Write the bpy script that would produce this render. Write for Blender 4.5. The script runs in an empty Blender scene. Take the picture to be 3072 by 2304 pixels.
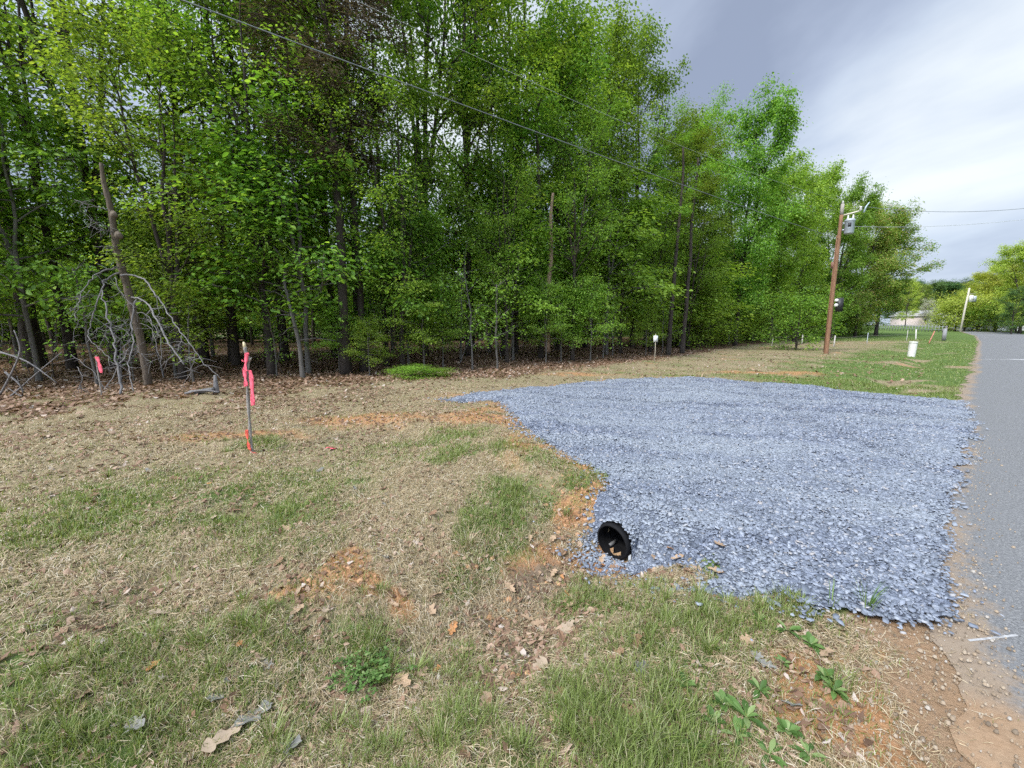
import bpy, math, random
import numpy as np
from mathutils import Vector
R = math.radians
rng = np.random.default_rng(7)
random.seed(7)
scene = bpy.context.scene
COL = scene.collection

# ------------------------------------------------------------------ camera
PITCH = R(8.2); FPX = 400.0; EYE = 1.6
cam_d = bpy.data.cameras.new("camera"); cam = bpy.data.objects.new("camera", cam_d); COL.objects.link(cam)
cam.location = (0, 0, EYE); cam.rotation_euler = (math.pi/2 - PITCH, 0, 0)
cam_d.sensor_width = 36.0; cam_d.lens = 36.0*FPX/1024.0; cam_d.clip_start = 0.05; cam_d.clip_end = 3000
scene.camera = cam

# ------------------------------------------------------------------ sky, sun, exposure
SUN_EL = R(46); SUN_AZ = R(-132)          # azimuth from +Y, clockwise positive: the light comes from the left, a little behind
sdir = Vector((math.sin(SUN_AZ)*math.cos(SUN_EL), math.cos(SUN_AZ)*math.cos(SUN_EL), math.sin(SUN_EL)))
sun_d = bpy.data.lights.new("sun", 'SUN'); sun_d.energy = 1.5; sun_d.angle = R(12); sun_d.color = (1.0, 0.95, 0.86)
sun = bpy.data.objects.new("sun", sun_d); COL.objects.link(sun); sun.location = (0, 0, 60)
sun.rotation_euler = (-sdir).to_track_quat('-Z', 'Y').to_euler()
scene.view_settings.view_transform = 'Standard'; scene.view_settings.look = 'None'
scene.view_settings.exposure = 1.35; scene.view_settings.gamma = 1.0

world = bpy.data.worlds.new("World"); scene.world = world; world.use_nodes = True
wt = world.node_tree; wn = wt.nodes; wl = wt.links; wn.clear()
def wnode(t, **k):
    n = wn.new(t)
    for a, b in k.items(): setattr(n, a, b)
    return n
def wmath(op, a, b=None, clamp=False):
    n = wn.new('ShaderNodeMath'); n.operation = op; n.use_clamp = clamp
    for i, v in enumerate((a, b)):
        if v is None: continue
        if isinstance(v, (int, float)): n.inputs[i].default_value = v
        else: wl.new(v, n.inputs[i])
    return n.outputs[0]
out = wnode('ShaderNodeOutputWorld'); bg = wnode('ShaderNodeBackground'); bg.inputs['Strength'].default_value = 0.1
sky = wnode('ShaderNodeTexSky', sky_type='NISHITA', sun_disc=False)
sky.sun_elevation = SUN_EL; sky.sun_rotation = SUN_AZ; sky.dust_density = 2.0
tc = wnode('ShaderNodeTexCoord'); sep = wnode('ShaderNodeSeparateXYZ'); wl.new(tc.outputs['Generated'], sep.inputs[0])
zc = wmath('ADD', wmath('MAXIMUM', sep.outputs['Z'], 0.0), 0.30)
comb = wnode('ShaderNodeCombineXYZ')
wl.new(wmath('DIVIDE', sep.outputs['X'], zc), comb.inputs[0]); wl.new(wmath('DIVIDE', sep.outputs['Y'], zc), comb.inputs[1])
# cloud streaks: long axis of the noise along one compass direction of the cloud sheet
m0 = wnode('ShaderNodeMapping'); m0.inputs['Rotation'].default_value = (0, 0, R(58)); wl.new(comb.outputs[0], m0.inputs['Vector'])
mp = wnode('ShaderNodeMapping'); mp.inputs['Scale'].default_value = (0.62, 1.15, 1)
mp.inputs['Location'].default_value = (5.8, 12.1, 0)
wl.new(m0.outputs[0], mp.inputs['Vector'])
n1 = wnode('ShaderNodeTexNoise'); n1.inputs['Scale'].default_value = 1.0; n1.inputs['Detail'].default_value = 7; n1.inputs['Roughness'].default_value = 0.53; n1.inputs['Distortion'].default_value = 0.25
wl.new(mp.outputs[0], n1.inputs['Vector'])
n2 = wnode('ShaderNodeTexNoise'); n2.inputs['Scale'].default_value = 0.5; n2.inputs['Detail'].default_value = 2
wl.new(mp.outputs[0], n2.inputs['Vector'])
mixn = wmath('ADD', wmath('MULTIPLY', n1.outputs['Fac'], 0.75), wmath('MULTIPLY', n2.outputs['Fac'], 0.25))
ramp = wnode('ShaderNodeValToRGB'); cr = ramp.color_ramp; wl.new(mixn, ramp.inputs[0])
cr.elements[0].position = 0.39; cr.elements[0].color = (1.34, 1.58, 2.14, 1)
cr.elements[1].position = 0.68; cr.elements[1].color = (3.9, 4.15, 4.3, 1)
e = cr.elements.new(0.47); e.color = (1.90, 2.20, 2.82, 1)
e = cr.elements.new(0.54); e.color = (2.55, 2.90, 3.45, 1)
# added glow in the unseen sky around the sun, lighting woods and ground
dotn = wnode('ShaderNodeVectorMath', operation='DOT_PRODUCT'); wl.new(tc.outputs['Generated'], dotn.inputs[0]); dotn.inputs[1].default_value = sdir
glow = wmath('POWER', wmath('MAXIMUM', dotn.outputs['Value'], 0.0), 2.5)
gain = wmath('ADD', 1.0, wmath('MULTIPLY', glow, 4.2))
# bright band just above the horizon
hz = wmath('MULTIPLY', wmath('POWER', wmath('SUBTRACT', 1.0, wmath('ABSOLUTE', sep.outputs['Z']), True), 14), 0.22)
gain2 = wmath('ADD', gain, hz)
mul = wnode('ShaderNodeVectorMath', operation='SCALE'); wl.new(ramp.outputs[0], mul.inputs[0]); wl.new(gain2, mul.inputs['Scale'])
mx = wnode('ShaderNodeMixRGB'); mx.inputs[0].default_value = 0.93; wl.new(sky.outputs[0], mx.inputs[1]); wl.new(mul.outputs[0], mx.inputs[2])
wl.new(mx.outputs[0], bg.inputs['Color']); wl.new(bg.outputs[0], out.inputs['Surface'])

cy = scene.cycles
cy.max_bounces = 12; cy.diffuse_bounces = 8; cy.glossy_bounces = 2; cy.transmission_bounces = 8; cy.transparent_max_bounces = 4
cy.use_denoising = False; cy.caustics_reflective = False; cy.caustics_refractive = False
cy.use_adaptive_sampling = True; cy.adaptive_threshold = 0.02
scene.render.use_persistent_data = False

# ------------------------------------------------------------------ maths helpers
CP, SP = math.cos(PITCH), math.sin(PITCH)
def ray(px, py):
    dx = (px-512)/FPX; dy = (384-py)/FPX
    return np.array([dx, CP+dy*SP, dy*CP-SP])
def hash2(i, j, seed):
    h = (i.astype(np.int64)*374761393 + j.astype(np.int64)*668265263 + seed*974711) & 0x7fffffff
    h = ((h ^ (h >> 13)) * 1274126177) & 0x7fffffff
    return ((h ^ (h >> 16)) & 0xffffff)/float(0xffffff)
def vnoise(x, y, seed=0):
    x = np.asarray(x, float); y = np.asarray(y, float)
    i = np.floor(x); j = np.floor(y); fx = x-i; fy = y-j
    fx = fx*fx*(3-2*fx); fy = fy*fy*(3-2*fy)
    a = hash2(i, j, seed); b = hash2(i+1, j, seed); c = hash2(i, j+1, seed); d = hash2(i+1, j+1, seed)
    return (a*(1-fx)+b*fx)*(1-fy) + (c*(1-fx)+d*fx)*fy
def fbm(x, y, seed=0, o=4, g=0.5):
    s = 0; a = 1; t = 0
    for k in range(o):
        s = s + a*vnoise(x*2**k, y*2**k, seed+k*17); t += a; a *= g
    return s/t
def sstep(a, b, v):
    t = np.clip((np.asarray(v, float)-a)/(b-a), 0, 1); return t*t*(3-2*t)
def inpoly(x, y, P):
    x = np.asarray(x, float); y = np.asarray(y, float); r = np.zeros(x.shape, bool); n = len(P)
    for k in range(n):
        x0, y0 = P[k]; x1, y1 = P[(k+1) % n]
        c = ((y0 > y) != (y1 > y)) & (x < (x1-x0)*(y-y0)/(y1-y0+1e-12)+x0); r ^= c
    return r
def segdist(x, y, P, closed=False):
    x = np.asarray(x, float); y = np.asarray(y, float); best = np.full(x.shape, 1e9); n = len(P)
    for k in range(n if closed else n-1):
        ax, ay = P[k]; bx, by = P[(k+1) % n]; vx, vy = bx-ax, by-ay; L = vx*vx+vy*vy+1e-12
        t = np.clip(((x-ax)*vx+(y-ay)*vy)/L, 0, 1)
        best = np.minimum(best, np.hypot(x-ax-t*vx, y-ay-t*vy))
    return best

RD = np.array([0.76, 0.65]); RN = np.array([-0.65, 0.76])      # along the road, and away from it towards the woods
GRAVEL = [(-1.55, 8.3), (-0.6, 9.6), (1.8, 11.3), (4, 11.7), (6.2, 11.5), (8.3, 9.6), (9.5, 8.25), (8.2, 6.95), (6.5, 5.5), (5.2, 4.45), (3.9, 3.35), (2.9, 2.45), (2.45, 2.02), (2.2, 1.90), (1.9, 2.0), (1.6, 2.14), (1.25, 2.24), (1.05, 2.32),
          (1.35, 2.5), (1.15, 2.68), (.88, 2.68), (.72, 2.82), (.55, 3.0), (.72, 3.3), (.98, 3.8), (.70, 4.45), (.28, 5.3), (-.14, 7.3), (-.3, 7.75), (-1.0, 8.0)]
EDGE = [(-45, 4), (-22, 7.5), (-14, 9.0), (-10, 10.6), (-6, 12.6), (0, 15.0), (7.3, 21.8), (16, 31.5), (27, 43.5), (42, 54), (61, 67), (75, 90)]
ROADL = [(-40, -34.6), (-12, -10.8), (1.55, .92), (1.98, 1.42), (2.35, 2.0), (3.0, 2.75), (6.0, 5.36), (10.5, 9.2), (30.6, 26.4), (47.5, 40.9), (70, 61), (93, 84), (107, 99), (115, 113), (117, 130), (108, 150)]

def hgt(x, y):
    x = np.asarray(x, float); y = np.asarray(y, float)
    t = x*RD[0]+y*RD[1]; s = x*RN[0]+y*RN[1]
    r = np.hypot(x, y)
    z = 0.75*sstep(42, 100, y) + 1.0*sstep(90, 145, y)
    ditch = np.exp(-((s-1.72)/0.52)**2)
    D = 0.26*(1-sstep(2.63, 2.88, t))*(0.55+0.45*sstep(0.0, 2.0, t))*sstep(-8, 0, t) + 0.14*sstep(12.2, 14, t)*(1-sstep(35, 55, t))
    z = z - D*ditch
    z = z + 0.09*sstep(2.56, 2.84, t)*(1-sstep(11.5, 13.5, t))*sstep(0.1, 1.2, s)*(1-sstep(5.5, 8, s))      # pad fill
    z = z + 0.10*np.exp(-(((x+0.3)/1.0)**2+((y-4.3)/1.1)**2))                                            # bank beside the gravel
    offroad = sstep(0.1, 0.9, s)
    far = 1-0.6*sstep(10, 40, r)
    z = z + offroad*((fbm(x*0.35, y*0.35, 3, 3)-0.5)*0.16*sstep(2, 9, r) + (fbm(x*2.3, y*2.3, 5, 3)-0.5)*0.07*far + (fbm(x*9, y*9, 9, 3)-0.5)*0.055*far+(fbm(x*.9, y*.9, 13, 2)-.5)*.10*sstep(1.2, 2.4, r))
    inside = sstep(0, 6, wood(x, y))
    z = z + inside*0.35
    return z
def wood(x, y):    # signed metres inside the wood (positive) from its edge
    x = np.asarray(x, float); y = np.asarray(y, float)
    ex = np.array([p[0] for p in EDGE]); ey = np.array([p[1] for p in EDGE])
    return (y-np.interp(x, ex, ey))*0.75
def G(px, py):     # the ground point seen at this place of the picture
    d = ray(px, py); t = 0.5; o = np.array([0, 0, EYE])
    for _ in range(4000):
        p = o+d*t
        if p[2] < float(hgt(p[0], p[1])): break
        t *= 1.004
    return o+d*t
def P3(px, py, depth):
    d = ray(px, py); return np.array([0, 0, EYE])+d*(depth/d[1])
def g1(x, y): return float(hgt(x, y))

# ------------------------------------------------------------------ mesh helpers
class Acc:
    def __init__(s): s.v = []; s.f = []; s.n = 0
    def add(s, v, f):
        v = np.asarray(v, float).reshape(-1, 3)
        s.v.append(v)
        for a in (f if isinstance(f, list) else [f]): s.f.append(np.asarray(a, np.int64)+s.n)
        s.n += len(v)
    def mesh(s, name, mat=None, smooth=False):
        m = bpy.data.meshes.new(name)
        v = np.concatenate(s.v); m.vertices.add(len(v)); m.vertices.foreach_set('co', v.astype(np.float32).ravel())
        loops = np.concatenate([a.ravel() for a in s.f]); sizes = np.concatenate([np.full(len(a), a.shape[1]) for a in s.f])
        m.loops.add(len(loops)); m.loops.foreach_set('vertex_index', loops.astype(np.int32))
        st = np.concatenate([[0], np.cumsum(sizes)[:-1]])
        m.polygons.add(len(sizes)); m.polygons.foreach_set('loop_start', st.astype(np.int32))
        try: m.polygons.foreach_set('loop_total', sizes.astype(np.int32))
        except Exception: pass
        if smooth: m.polygons.foreach_set('use_smooth', np.ones(len(sizes), bool))
        m.update(calc_edges=True)
        if mat: m.materials.append(mat)
        return m
def tag(o, label=None, cat=None, group=None, kind=None):
    if label: o['label'] = label
    if cat: o['category'] = cat
    if group: o['group'] = group
    if kind: o['kind'] = kind
    return o
def link(name, mesh, parent=None, loc=None):
    o = bpy.data.objects.new(name, mesh); COL.objects.link(o)
    if parent: o.parent = parent
    if loc is not None: o.location = [float(c) for c in loc]
    return o
def empty(name, loc, label, cat, group=None, rz=0):
    o = bpy.data.objects.new(name, None); COL.objects.link(o); o.location = [float(c) for c in loc]; o.rotation_euler.z = rz
    o.empty_display_size = 0.2
    return tag(o, label, cat, group)
def tube(acc, pts, rad, n=6, cap=True):
    pts = np.asarray(pts, float); m = len(pts); rad = np.broadcast_to(np.asarray(rad, float), (m,))
    T = np.gradient(pts, axis=0); T /= np.linalg.norm(T, axis=1)[:, None]+1e-12
    ref = np.array([0.0, 0.0, 1.0]) if abs(T[:, 2]).mean() < 0.8 else np.array([0.0, 1.0, 0.0])
    A = np.cross(T, ref); A /= np.linalg.norm(A, axis=1)[:, None]+1e-12; B = np.cross(T, A)
    th = np.arange(n)*2*math.pi/n
    V = pts[:, None, :] + rad[:, None, None]*(A[:, None, :]*np.cos(th)[None, :, None]+B[:, None, :]*np.sin(th)[None, :, None])
    i = np.arange(m-1)[:, None]*n; j = np.arange(n)[None, :]; k = (j+1) % n
    F = np.stack([i+j, i+k, i+n+k, i+n+j], -1).reshape(-1, 4)
    fs = [F]
    if cap: fs += [np.arange(n)[None, ::-1], (np.arange(n)+(m-1)*n)[None, :]]
    acc.add(V.reshape(-1, 3), fs)
def box(acc, c, s, rz=0, M=None):
    v = np.array([[x, y, z] for x in (-.5, .5) for y in (-.5, .5) for z in (-.5, .5)])*np.array(s)
    if rz: cc, ss = math.cos(rz), math.sin(rz); v = np.stack([v[:, 0]*cc-v[:, 1]*ss, v[:, 0]*ss+v[:, 1]*cc, v[:, 2]], 1)
    acc.add(v+np.array(c), np.array([[0, 1, 3, 2], [4, 6, 7, 5], [0, 4, 5, 1], [2, 3, 7, 6], [0, 2, 6, 4], [1, 5, 7, 3]]))
def lathe(acc, prof, n=24, c=(0, 0, 0)):
    prof = np.asarray(prof, float); th = np.arange(n)*2*math.pi/n; m = len(prof)
    V = np.stack([prof[:, None, 0]*np.cos(th), prof[:, None, 0]*np.sin(th), np.repeat(prof[:, 1:2], n, 1)], -1)+np.array(c)
    i = np.arange(m-1)[:, None]*n; j = np.arange(n)[None, :]; k = (j+1) % n
    acc.add(V.reshape(-1, 3), np.stack([i+j, i+k, i+n+k, i+n+j], -1).reshape(-1, 4))
def smooth_line(P, k=4):
    P = np.asarray(P, float); n = len(P)
    if n < 3: return P
    outp = []
    for i in range(n-1):
        p0 = P[max(i-1, 0)]; p1 = P[i]; p2 = P[i+1]; p3 = P[min(i+2, n-1)]
        for q in range(k):
            t = q/k
            outp.append(0.5*((2*p1)+(-p0+p2)*t+(2*p0-5*p1+4*p2-p3)*t*t+(-p0+3*p1-3*p2+p3)*t**3))
    outp.append(P[-1]); return np.array(outp)

# ------------------------------------------------------------------ materials
def new_mat(name):
    m = bpy.data.materials.new(name); m.use_nodes = True; nt = m.node_tree
    b = nt.nodes['Principled BSDF']; return m, nt, b
def N(nt, t, **k):
    n = nt.nodes.new(t)
    for a, v in k.items(): setattr(n, a, v)
    return n
def noise(nt, scale, detail=3, rough=0.55, coord='Object', dist=0, vec=None):
    n = N(nt, 'ShaderNodeTexNoise'); n.inputs['Scale'].default_value = scale; n.inputs['Detail'].default_value = detail
    n.inputs['Roughness'].default_value = rough; n.inputs['Distortion'].default_value = dist
    if vec is None:
        t = N(nt, 'ShaderNodeTexCoord'); vec = t.outputs[coord]
    nt.links.new(vec, n.inputs['Vector']); return n.outputs['Fac']
def ramp_(nt, src, stops):
    r = N(nt, 'ShaderNodeValToRGB'); nt.links.new(src, r.inputs[0]); c = r.color_ramp
    c.elements[0].position = stops[0][0]; c.elements[0].color = (*stops[0][1], 1)
    c.elements[1].position = stops[-1][0]; c.elements[1].color = (*stops[-1][1], 1)
    for p, k in stops[1:-1]: e = c.elements.new(p); e.color = (*k, 1)
    return r.outputs[0]
def mix(nt, f, a, b, mode='MIX'):
    m = N(nt, 'ShaderNodeMixRGB', blend_type=mode)
    for i, v in enumerate((f, a, b)):
        if isinstance(v, (int, float)): m.inputs[i].default_value = v
        elif isinstance(v, tuple): m.inputs[i].default_value = (*v, 1)
        else: nt.links.new(v, m.inputs[i])
    return m.outputs[0]
def bump(nt, b, src, strength=0.5, dist=0.02):
    n = N(nt, 'ShaderNodeBump'); n.inputs['Strength'].default_value = strength; n.inputs['Distance'].default_value = dist
    nt.links.new(src, n.inputs['Height']); nt.links.new(n.outputs[0], b.inputs['Normal'])
def simple(name, col, rough=0.7, var=0.15, scale=6, metal=0, bumpk=0.0):
    m, nt, b = new_mat(name); f = noise(nt, scale, 4)
    lo = tuple(c*(1-var) for c in col); hi = tuple(min(1, c*(1+var)) for c in col)
    nt.links.new(ramp_(nt, f, [(0.3, lo), (0.7, hi)]), b.inputs['Base Color'])
    b.inputs['Roughness'].default_value = rough; b.inputs['Metallic'].default_value = metal
    if bumpk: bump(nt, b, noise(nt, scale*4, 4), bumpk, 0.01)
    return m
def island_mat(name, stops, rough=0.7, trans=0.0, objvar=0.0, huevar=0.0, spec=0.3):
    """colour varies from leaf to leaf (and, by objvar / huevar, from plant to plant)"""
    m, nt, b = new_mat(name); g = N(nt, 'ShaderNodeNewGeometry')
    col = ramp_(nt, g.outputs['Random Per Island'], stops)
    if objvar or huevar:
        oi = N(nt, 'ShaderNodeObjectInfo'); hsv = N(nt, 'ShaderNodeHueSaturation')
        mr = N(nt, 'ShaderNodeMapRange'); mr.inputs['To Min'].default_value = 1-objvar; mr.inputs['To Max'].default_value = 1+objvar
        nt.links.new(oi.outputs['Random'], mr.inputs['Value']); nt.links.new(mr.outputs[0], hsv.inputs['Value'])
        fr = N(nt, 'ShaderNodeMath', operation='FRACT'); mu = N(nt, 'ShaderNodeMath', operation='MULTIPLY'); mu.inputs[1].default_value = 7.31
        nt.links.new(oi.outputs['Random'], mu.inputs[0]); nt.links.new(mu.outputs[0], fr.inputs[0])
        m2 = N(nt, 'ShaderNodeMapRange'); m2.inputs['To Min'].default_value = 0.5-huevar; m2.inputs['To Max'].default_value = 0.5+huevar
        nt.links.new(fr.outputs[0], m2.inputs['Value']); nt.links.new(m2.outputs[0], hsv.inputs['Hue'])
        nt.links.new(col, hsv.inputs['Color']); col = hsv.outputs[0]
    nt.links.new(col, b.inputs['Base Color']); b.inputs['Roughness'].default_value = rough
    b.inputs['Specular IOR Level'].default_value = spec
    if trans:
        tr = N(nt, 'ShaderNodeBsdfTranslucent'); sc = mix(nt, 1.0, col, (1.5, 1.45, 0.7), 'MULTIPLY')
        nt.links.new(sc, tr.inputs['Color'])
        ms = N(nt, 'ShaderNodeMixShader'); ms.inputs[0].default_value = trans
        o = nt.nodes['Material Output']
        nt.links.new(b.outputs[0], ms.inputs[1]); nt.links.new(tr.outputs[0], ms.inputs[2]); nt.links.new(ms.outputs[0], o.inputs['Surface'])
    return m
def bark_mat(name, a, b_, scale=5):
    m, nt, b = new_mat(name); t = N(nt, 'ShaderNodeTexCoord'); mp = N(nt, 'ShaderNodeMapping'); mp.inputs['Scale'].default_value = (1, 1, 0.22)
    nt.links.new(t.outputs['Object'], mp.inputs['Vector'])
    f = noise(nt, scale*3, 5, 0.65, vec=mp.outputs[0], dist=0.4); f2 = noise(nt, scale*0.4, 3)
    c = ramp_(nt, f, [(0.3, a), (0.65, b_)]); c = mix(nt, f2, c, tuple(x*0.7+0.015 for x in a))
    nt.links.new(c, b.inputs['Base Color']); b.inputs['Roughness'].default_value = 0.9; b.inputs['Specular IOR Level'].default_value = 0.15
    bump(nt, b, f, 0.9, 0.03); return m

M = {}
M['leaf'] = island_mat('woodland leaves', [(0, (0.10, 0.18, 0.026)), (0.45, (0.165, 0.285, 0.04)), (0.8, (0.23, 0.37, 0.052)), (1, (0.34, 0.46, 0.08))], 0.5, 0.5, 0.24, 0.02)
M['leaf_light'] = island_mat('light green leaves', [(0, (0.14, 0.25, 0.038)), (0.5, (0.22, 0.37, 0.055)), (1, (0.33, 0.48, 0.085))], 0.5, 0.48, 0.15, 0.015)
M['leaf_yellow'] = island_mat('yellow green leaves', [(0, (0.22, 0.29, 0.045)), (0.5, (0.34, 0.42, 0.07)), (1, (0.48, 0.50, 0.11))], 0.6, 0.4, 0.15, 0.02)
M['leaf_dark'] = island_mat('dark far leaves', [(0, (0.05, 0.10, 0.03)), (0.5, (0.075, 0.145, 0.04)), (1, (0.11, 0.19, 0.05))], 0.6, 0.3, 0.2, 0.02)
M['leaf_rust'] = island_mat('rust tinted leaves', [(0, (0.12, 0.21, 0.033)), (0.6, (0.20, 0.31, 0.05)), (0.85, (0.31, 0.34, 0.08)), (1, (0.44, 0.30, 0.14))], 0.6, 0.4, 0.1, 0.01)
M['leaf_pale'] = island_mat('pale grey leaves', [(0, (0.28, 0.29, 0.22)), (1, (0.5, 0.5, 0.42))], 0.7, 0.3)
M['needle_dead'] = island_mat('dead pine needles', [(0, (0.07, 0.055, 0.042)), (0.5, (0.14, 0.108, 0.082)), (1, (0.24, 0.195, 0.15))], 0.8, 0.2)
M['bark'] = bark_mat('bark', (0.035, 0.027, 0.022), (0.11, 0.09, 0.075))
M['bark_grey'] = bark_mat('grey bark', (0.10, 0.095, 0.085), (0.24, 0.22, 0.20))
M['dead'] = bark_mat('weathered dead wood', (0.16, 0.15, 0.145), (0.34, 0.33, 0.33), 8)
M['dead_brown'] = bark_mat('brown dead wood', (0.10, 0.08, 0.06), (0.26, 0.21, 0.16), 8)
M['dead_tan'] = bark_mat('barkless trunk', (0.24, 0.16, 0.11), (0.45, 0.33, 0.24), 6)

# ------------------------------------------------------------------ trees
def leaf_mesh(acc, C, size, up_tilt, out, r, droop=0.35, shape='hex', aspect=0.55):
    """one small leaf-shaped face at each of the points C"""
    n = len(C)
    az = np.arctan2(out[:, 1], out[:, 0]) + r.normal(0, 0.9, n)
    L = np.stack([np.cos(az), np.sin(az), -np.abs(r.normal(droop, 0.35, n))], 1)
    L /= np.linalg.norm(L, axis=1)[:, None]
    nrm = np.stack([r.normal(0, up_tilt, n), r.normal(0, up_tilt, n), np.ones(n)], 1)
    W = np.cross(L, nrm); W /= np.linalg.norm(W, axis=1)[:, None]+1e-9; Nn = np.cross(W, L)
    s = size*r.uniform(0.6, 1.3, n)[:, None]
    if shape == 'hex':
        loc = [(0, 0, 0), (.35, .5, .08), (.75, .36, .05), (1, 0, -.06), (.75, -.36, .05), (.35, -.5, .08)]
        F = np.array([[0, 1, 2, 3], [0, 3, 4, 5]])
    else:
        loc = [(0, 0, 0), (.5, .5, .1), (1, 0, 0), (.5, -.5, .1)]; F = np.array([[0, 1, 2], [0, 2, 3]])
    V = np.stack([C+s*(a*L+b*aspect*W+c*Nn) for a, b, c in loc], 1)
    k = len(loc); F = (F[None]+(np.arange(n)*k)[:, None, None]).reshape(-1, F.shape[1])
    acc.add(V.reshape(-1, 3), F)
def make_tree(name, seed, H, tr, base, crad, nl=26, leaf=0.105, per=36, prof='round', matl=None, bark=None, lean=0.3, shape='hex', clump=0.42, flat=0.45, subs=5, droop=0.35, needle=False, rise=None, forks=0, spread=0.12):
    """returns (trunk mesh, crown mesh); the tree stands at the origin"""
    r = np.random.default_rng(seed); wacc = Acc(); lacc = Acc()
    nt_ = 11; hs = np.linspace(0, 1, nt_)
    off = np.cumsum(r.normal(0, lean*0.33, (nt_, 2)), axis=0)*hs[:, None]; off -= off[0]
    TP = np.concatenate([off, (hs*H*0.97)[:, None]], 1); TP[0, 2] = -0.25
    trad = tr*(1-hs)**0.85+0.018; trad[0] *= 1.35
    tube(wacc, smooth_line(TP, 2), np.interp(np.linspace(0, 1, 2*nt_-1), hs, trad), 8)
    az = r.uniform(0, 6.28); pts = []; outs = []
    stems = [(TP, trad)]; fa = r.uniform(0, 6.28)
    for q in range(forks):
        z0 = H*r.uniform(.22, .45); z1 = H*r.uniform(.80, .96); fa += 6.28/forks+r.normal(0, .3); hs2 = np.linspace(0, 1, nt_); oo = H*spread*r.uniform(.7, 1.3)*hs2**.75
        wob = np.cumsum(r.normal(0, .07, (nt_, 2)), axis=0)*hs2[:, None]; b0 = np.array([np.interp(z0/H/.97, hs, TP[:, 0]), np.interp(z0/H/.97, hs, TP[:, 1])])
        S = np.column_stack([b0+np.stack([np.cos(fa)*oo, np.sin(fa)*oo], 1)+wob-wob[0], z0+(z1-z0)*hs2]); sr = np.interp(z0/H, hs, trad)*.72*(1-hs2)**.8+.014
        tube(wacc, S, sr, 7); stems.append((S, sr))
    for k in range(nl):
        f = (k+0.5+r.uniform(-.4, .4))/nl; h = base+(H*0.97-base)*f**0.9
        az += 2.4+r.normal(0, 0.35)
        cand = [S_ for S_ in stems if S_[0][0, 2] < h < S_[0][-1, 2]] or stems[:1]; S_, sr_ = cand[r.integers(len(cand))]
        p0 = np.array([np.interp(h, S_[:, 2], S_[:, 0]), np.interp(h, S_[:, 2], S_[:, 1]), h]); ctr = S_ is not TP
        if prof == 'round': env = (math.sin(math.pi*min(0.97, f*0.80+0.17)))**0.75
        elif prof == 'cone': env = (1-f)**0.8+0.1
        elif prof == 'layer': env = 0.95-0.5*f
        else: env = 0.55+0.45*math.sin(math.pi*f)
        Ln = crad*env*r.uniform(0.65, 1.18); el = (R(12)+R(38)*f) if rise is None else R(rise)
        el += r.normal(0, 0.14)
        if ctr and r.random() < .75: az = math.atan2(p0[1]-np.interp(h, TP[:, 2], TP[:, 1]), p0[0]-np.interp(h, TP[:, 2], TP[:, 0]))+r.normal(0, .8); Ln *= .8
        d = np.array([math.cos(az)*math.cos(el), math.sin(az)*math.cos(el), math.sin(el)])
        m = 6; bp = [p0]; dd = d.copy()
        for q in range(m-1):
            dd = dd+r.normal(0, 0.13, 3)+np.array([0, 0, (0.06 if not needle else 0.0)-0.05*q*(droop)]); dd /= np.linalg.norm(dd); bp.append(bp[-1]+dd*Ln/(m-1))
        bp = np.array(bp); br = max(0.012, min(float(np.interp(h/H/0.97, hs, trad))*0.5, 0.012+Ln*0.014))
        tube(wacc, bp, np.linspace(br, 0.008, m), 5, False)
        for q in range(subs+1):
            t = 1.0 if q == subs else r.uniform(0.25, 0.97); i = min(int(t*(m-1)), m-2); w = t*(m-1)-i
            s0 = bp[i]*(1-w)+bp[i+1]*w; a2 = az+r.choice([-1, 1])*r.uniform(0.4, 1.2); e2 = el*0.5+r.normal(0.05, 0.3)
            if q == subs: a2 = az; sl = Ln*0.14
            else: sl = Ln*r.uniform(0.22, 0.48)*(1.15-t*0.5)
            d2 = np.array([math.cos(a2)*math.cos(e2), math.sin(a2)*math.cos(e2), math.sin(e2)])
            sp = np.array([s0, s0+d2*sl*0.5+r.normal(0, .05, 3), s0+d2*sl+np.array([0, 0, -0.08*sl])])
            tube(wacc, sp, [br*0.4+0.004, br*0.25+0.004, 0.004], 3, False)
            nc = max(2, int(sl/0.42)+1)
            for c in range(nc):
                u = (c+1)/nc; cc = sp[0]*(1-u)+sp[2]*u+r.normal(0, 0.13, 3)
                k_ = int(per*r.uniform(0.35, 1.35)); g_ = r.normal(0, 1, (k_, 3))*np.array([clump, clump, clump*flat])*r.uniform(0.45, 1.2)
                g_[:, 2] -= 0.25*np.hypot(g_[:, 0], g_[:, 1])
                pts.append(cc+g_); outs.append(np.broadcast_to(d2, (k_, 3))+g_*1.5)
    C = np.concatenate(pts); O = np.concatenate(outs)
    if needle: leaf_mesh(lacc, C, leaf, 0.8, O, r, 0.1, 'quad', 0.10)
    else: leaf_mesh(lacc, C, leaf, 0.62, O, r, droop, shape)
    return (wacc.mesh(name+' trunk', bark or M['bark'], True), lacc.mesh(name+' crown', matl or M['leaf']))
KIND = {}
for i, sd in enumerate((11, 12, 13, 14)):      # big edge trees, branches almost to the ground
    KIND['edge%d' % i] = make_tree('edge tree', sd, 15.0, 0.16, (2.6, 1.8, 3.2, 2.2)[i], (4.4, 4.2, 4.4, 4.0)[i], 52, 0.165, 34, 'mid', lean=0.5, clump=0.40, flat=.6, subs=7, forks=(2, 3, 2, 3)[i])
    KIND['open%d' % i] = make_tree('open tree', sd+100, 15.0, 0.15, (2.6, 2.4, 3.2, 2.6)[i], (4.4, 4.2, 4.4, 4.0)[i], 40, 0.155, 23, 'mid', lean=0.6, clump=0.44, flat=.5, subs=6, forks=(2, 3, 2, 3)[i])
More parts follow.
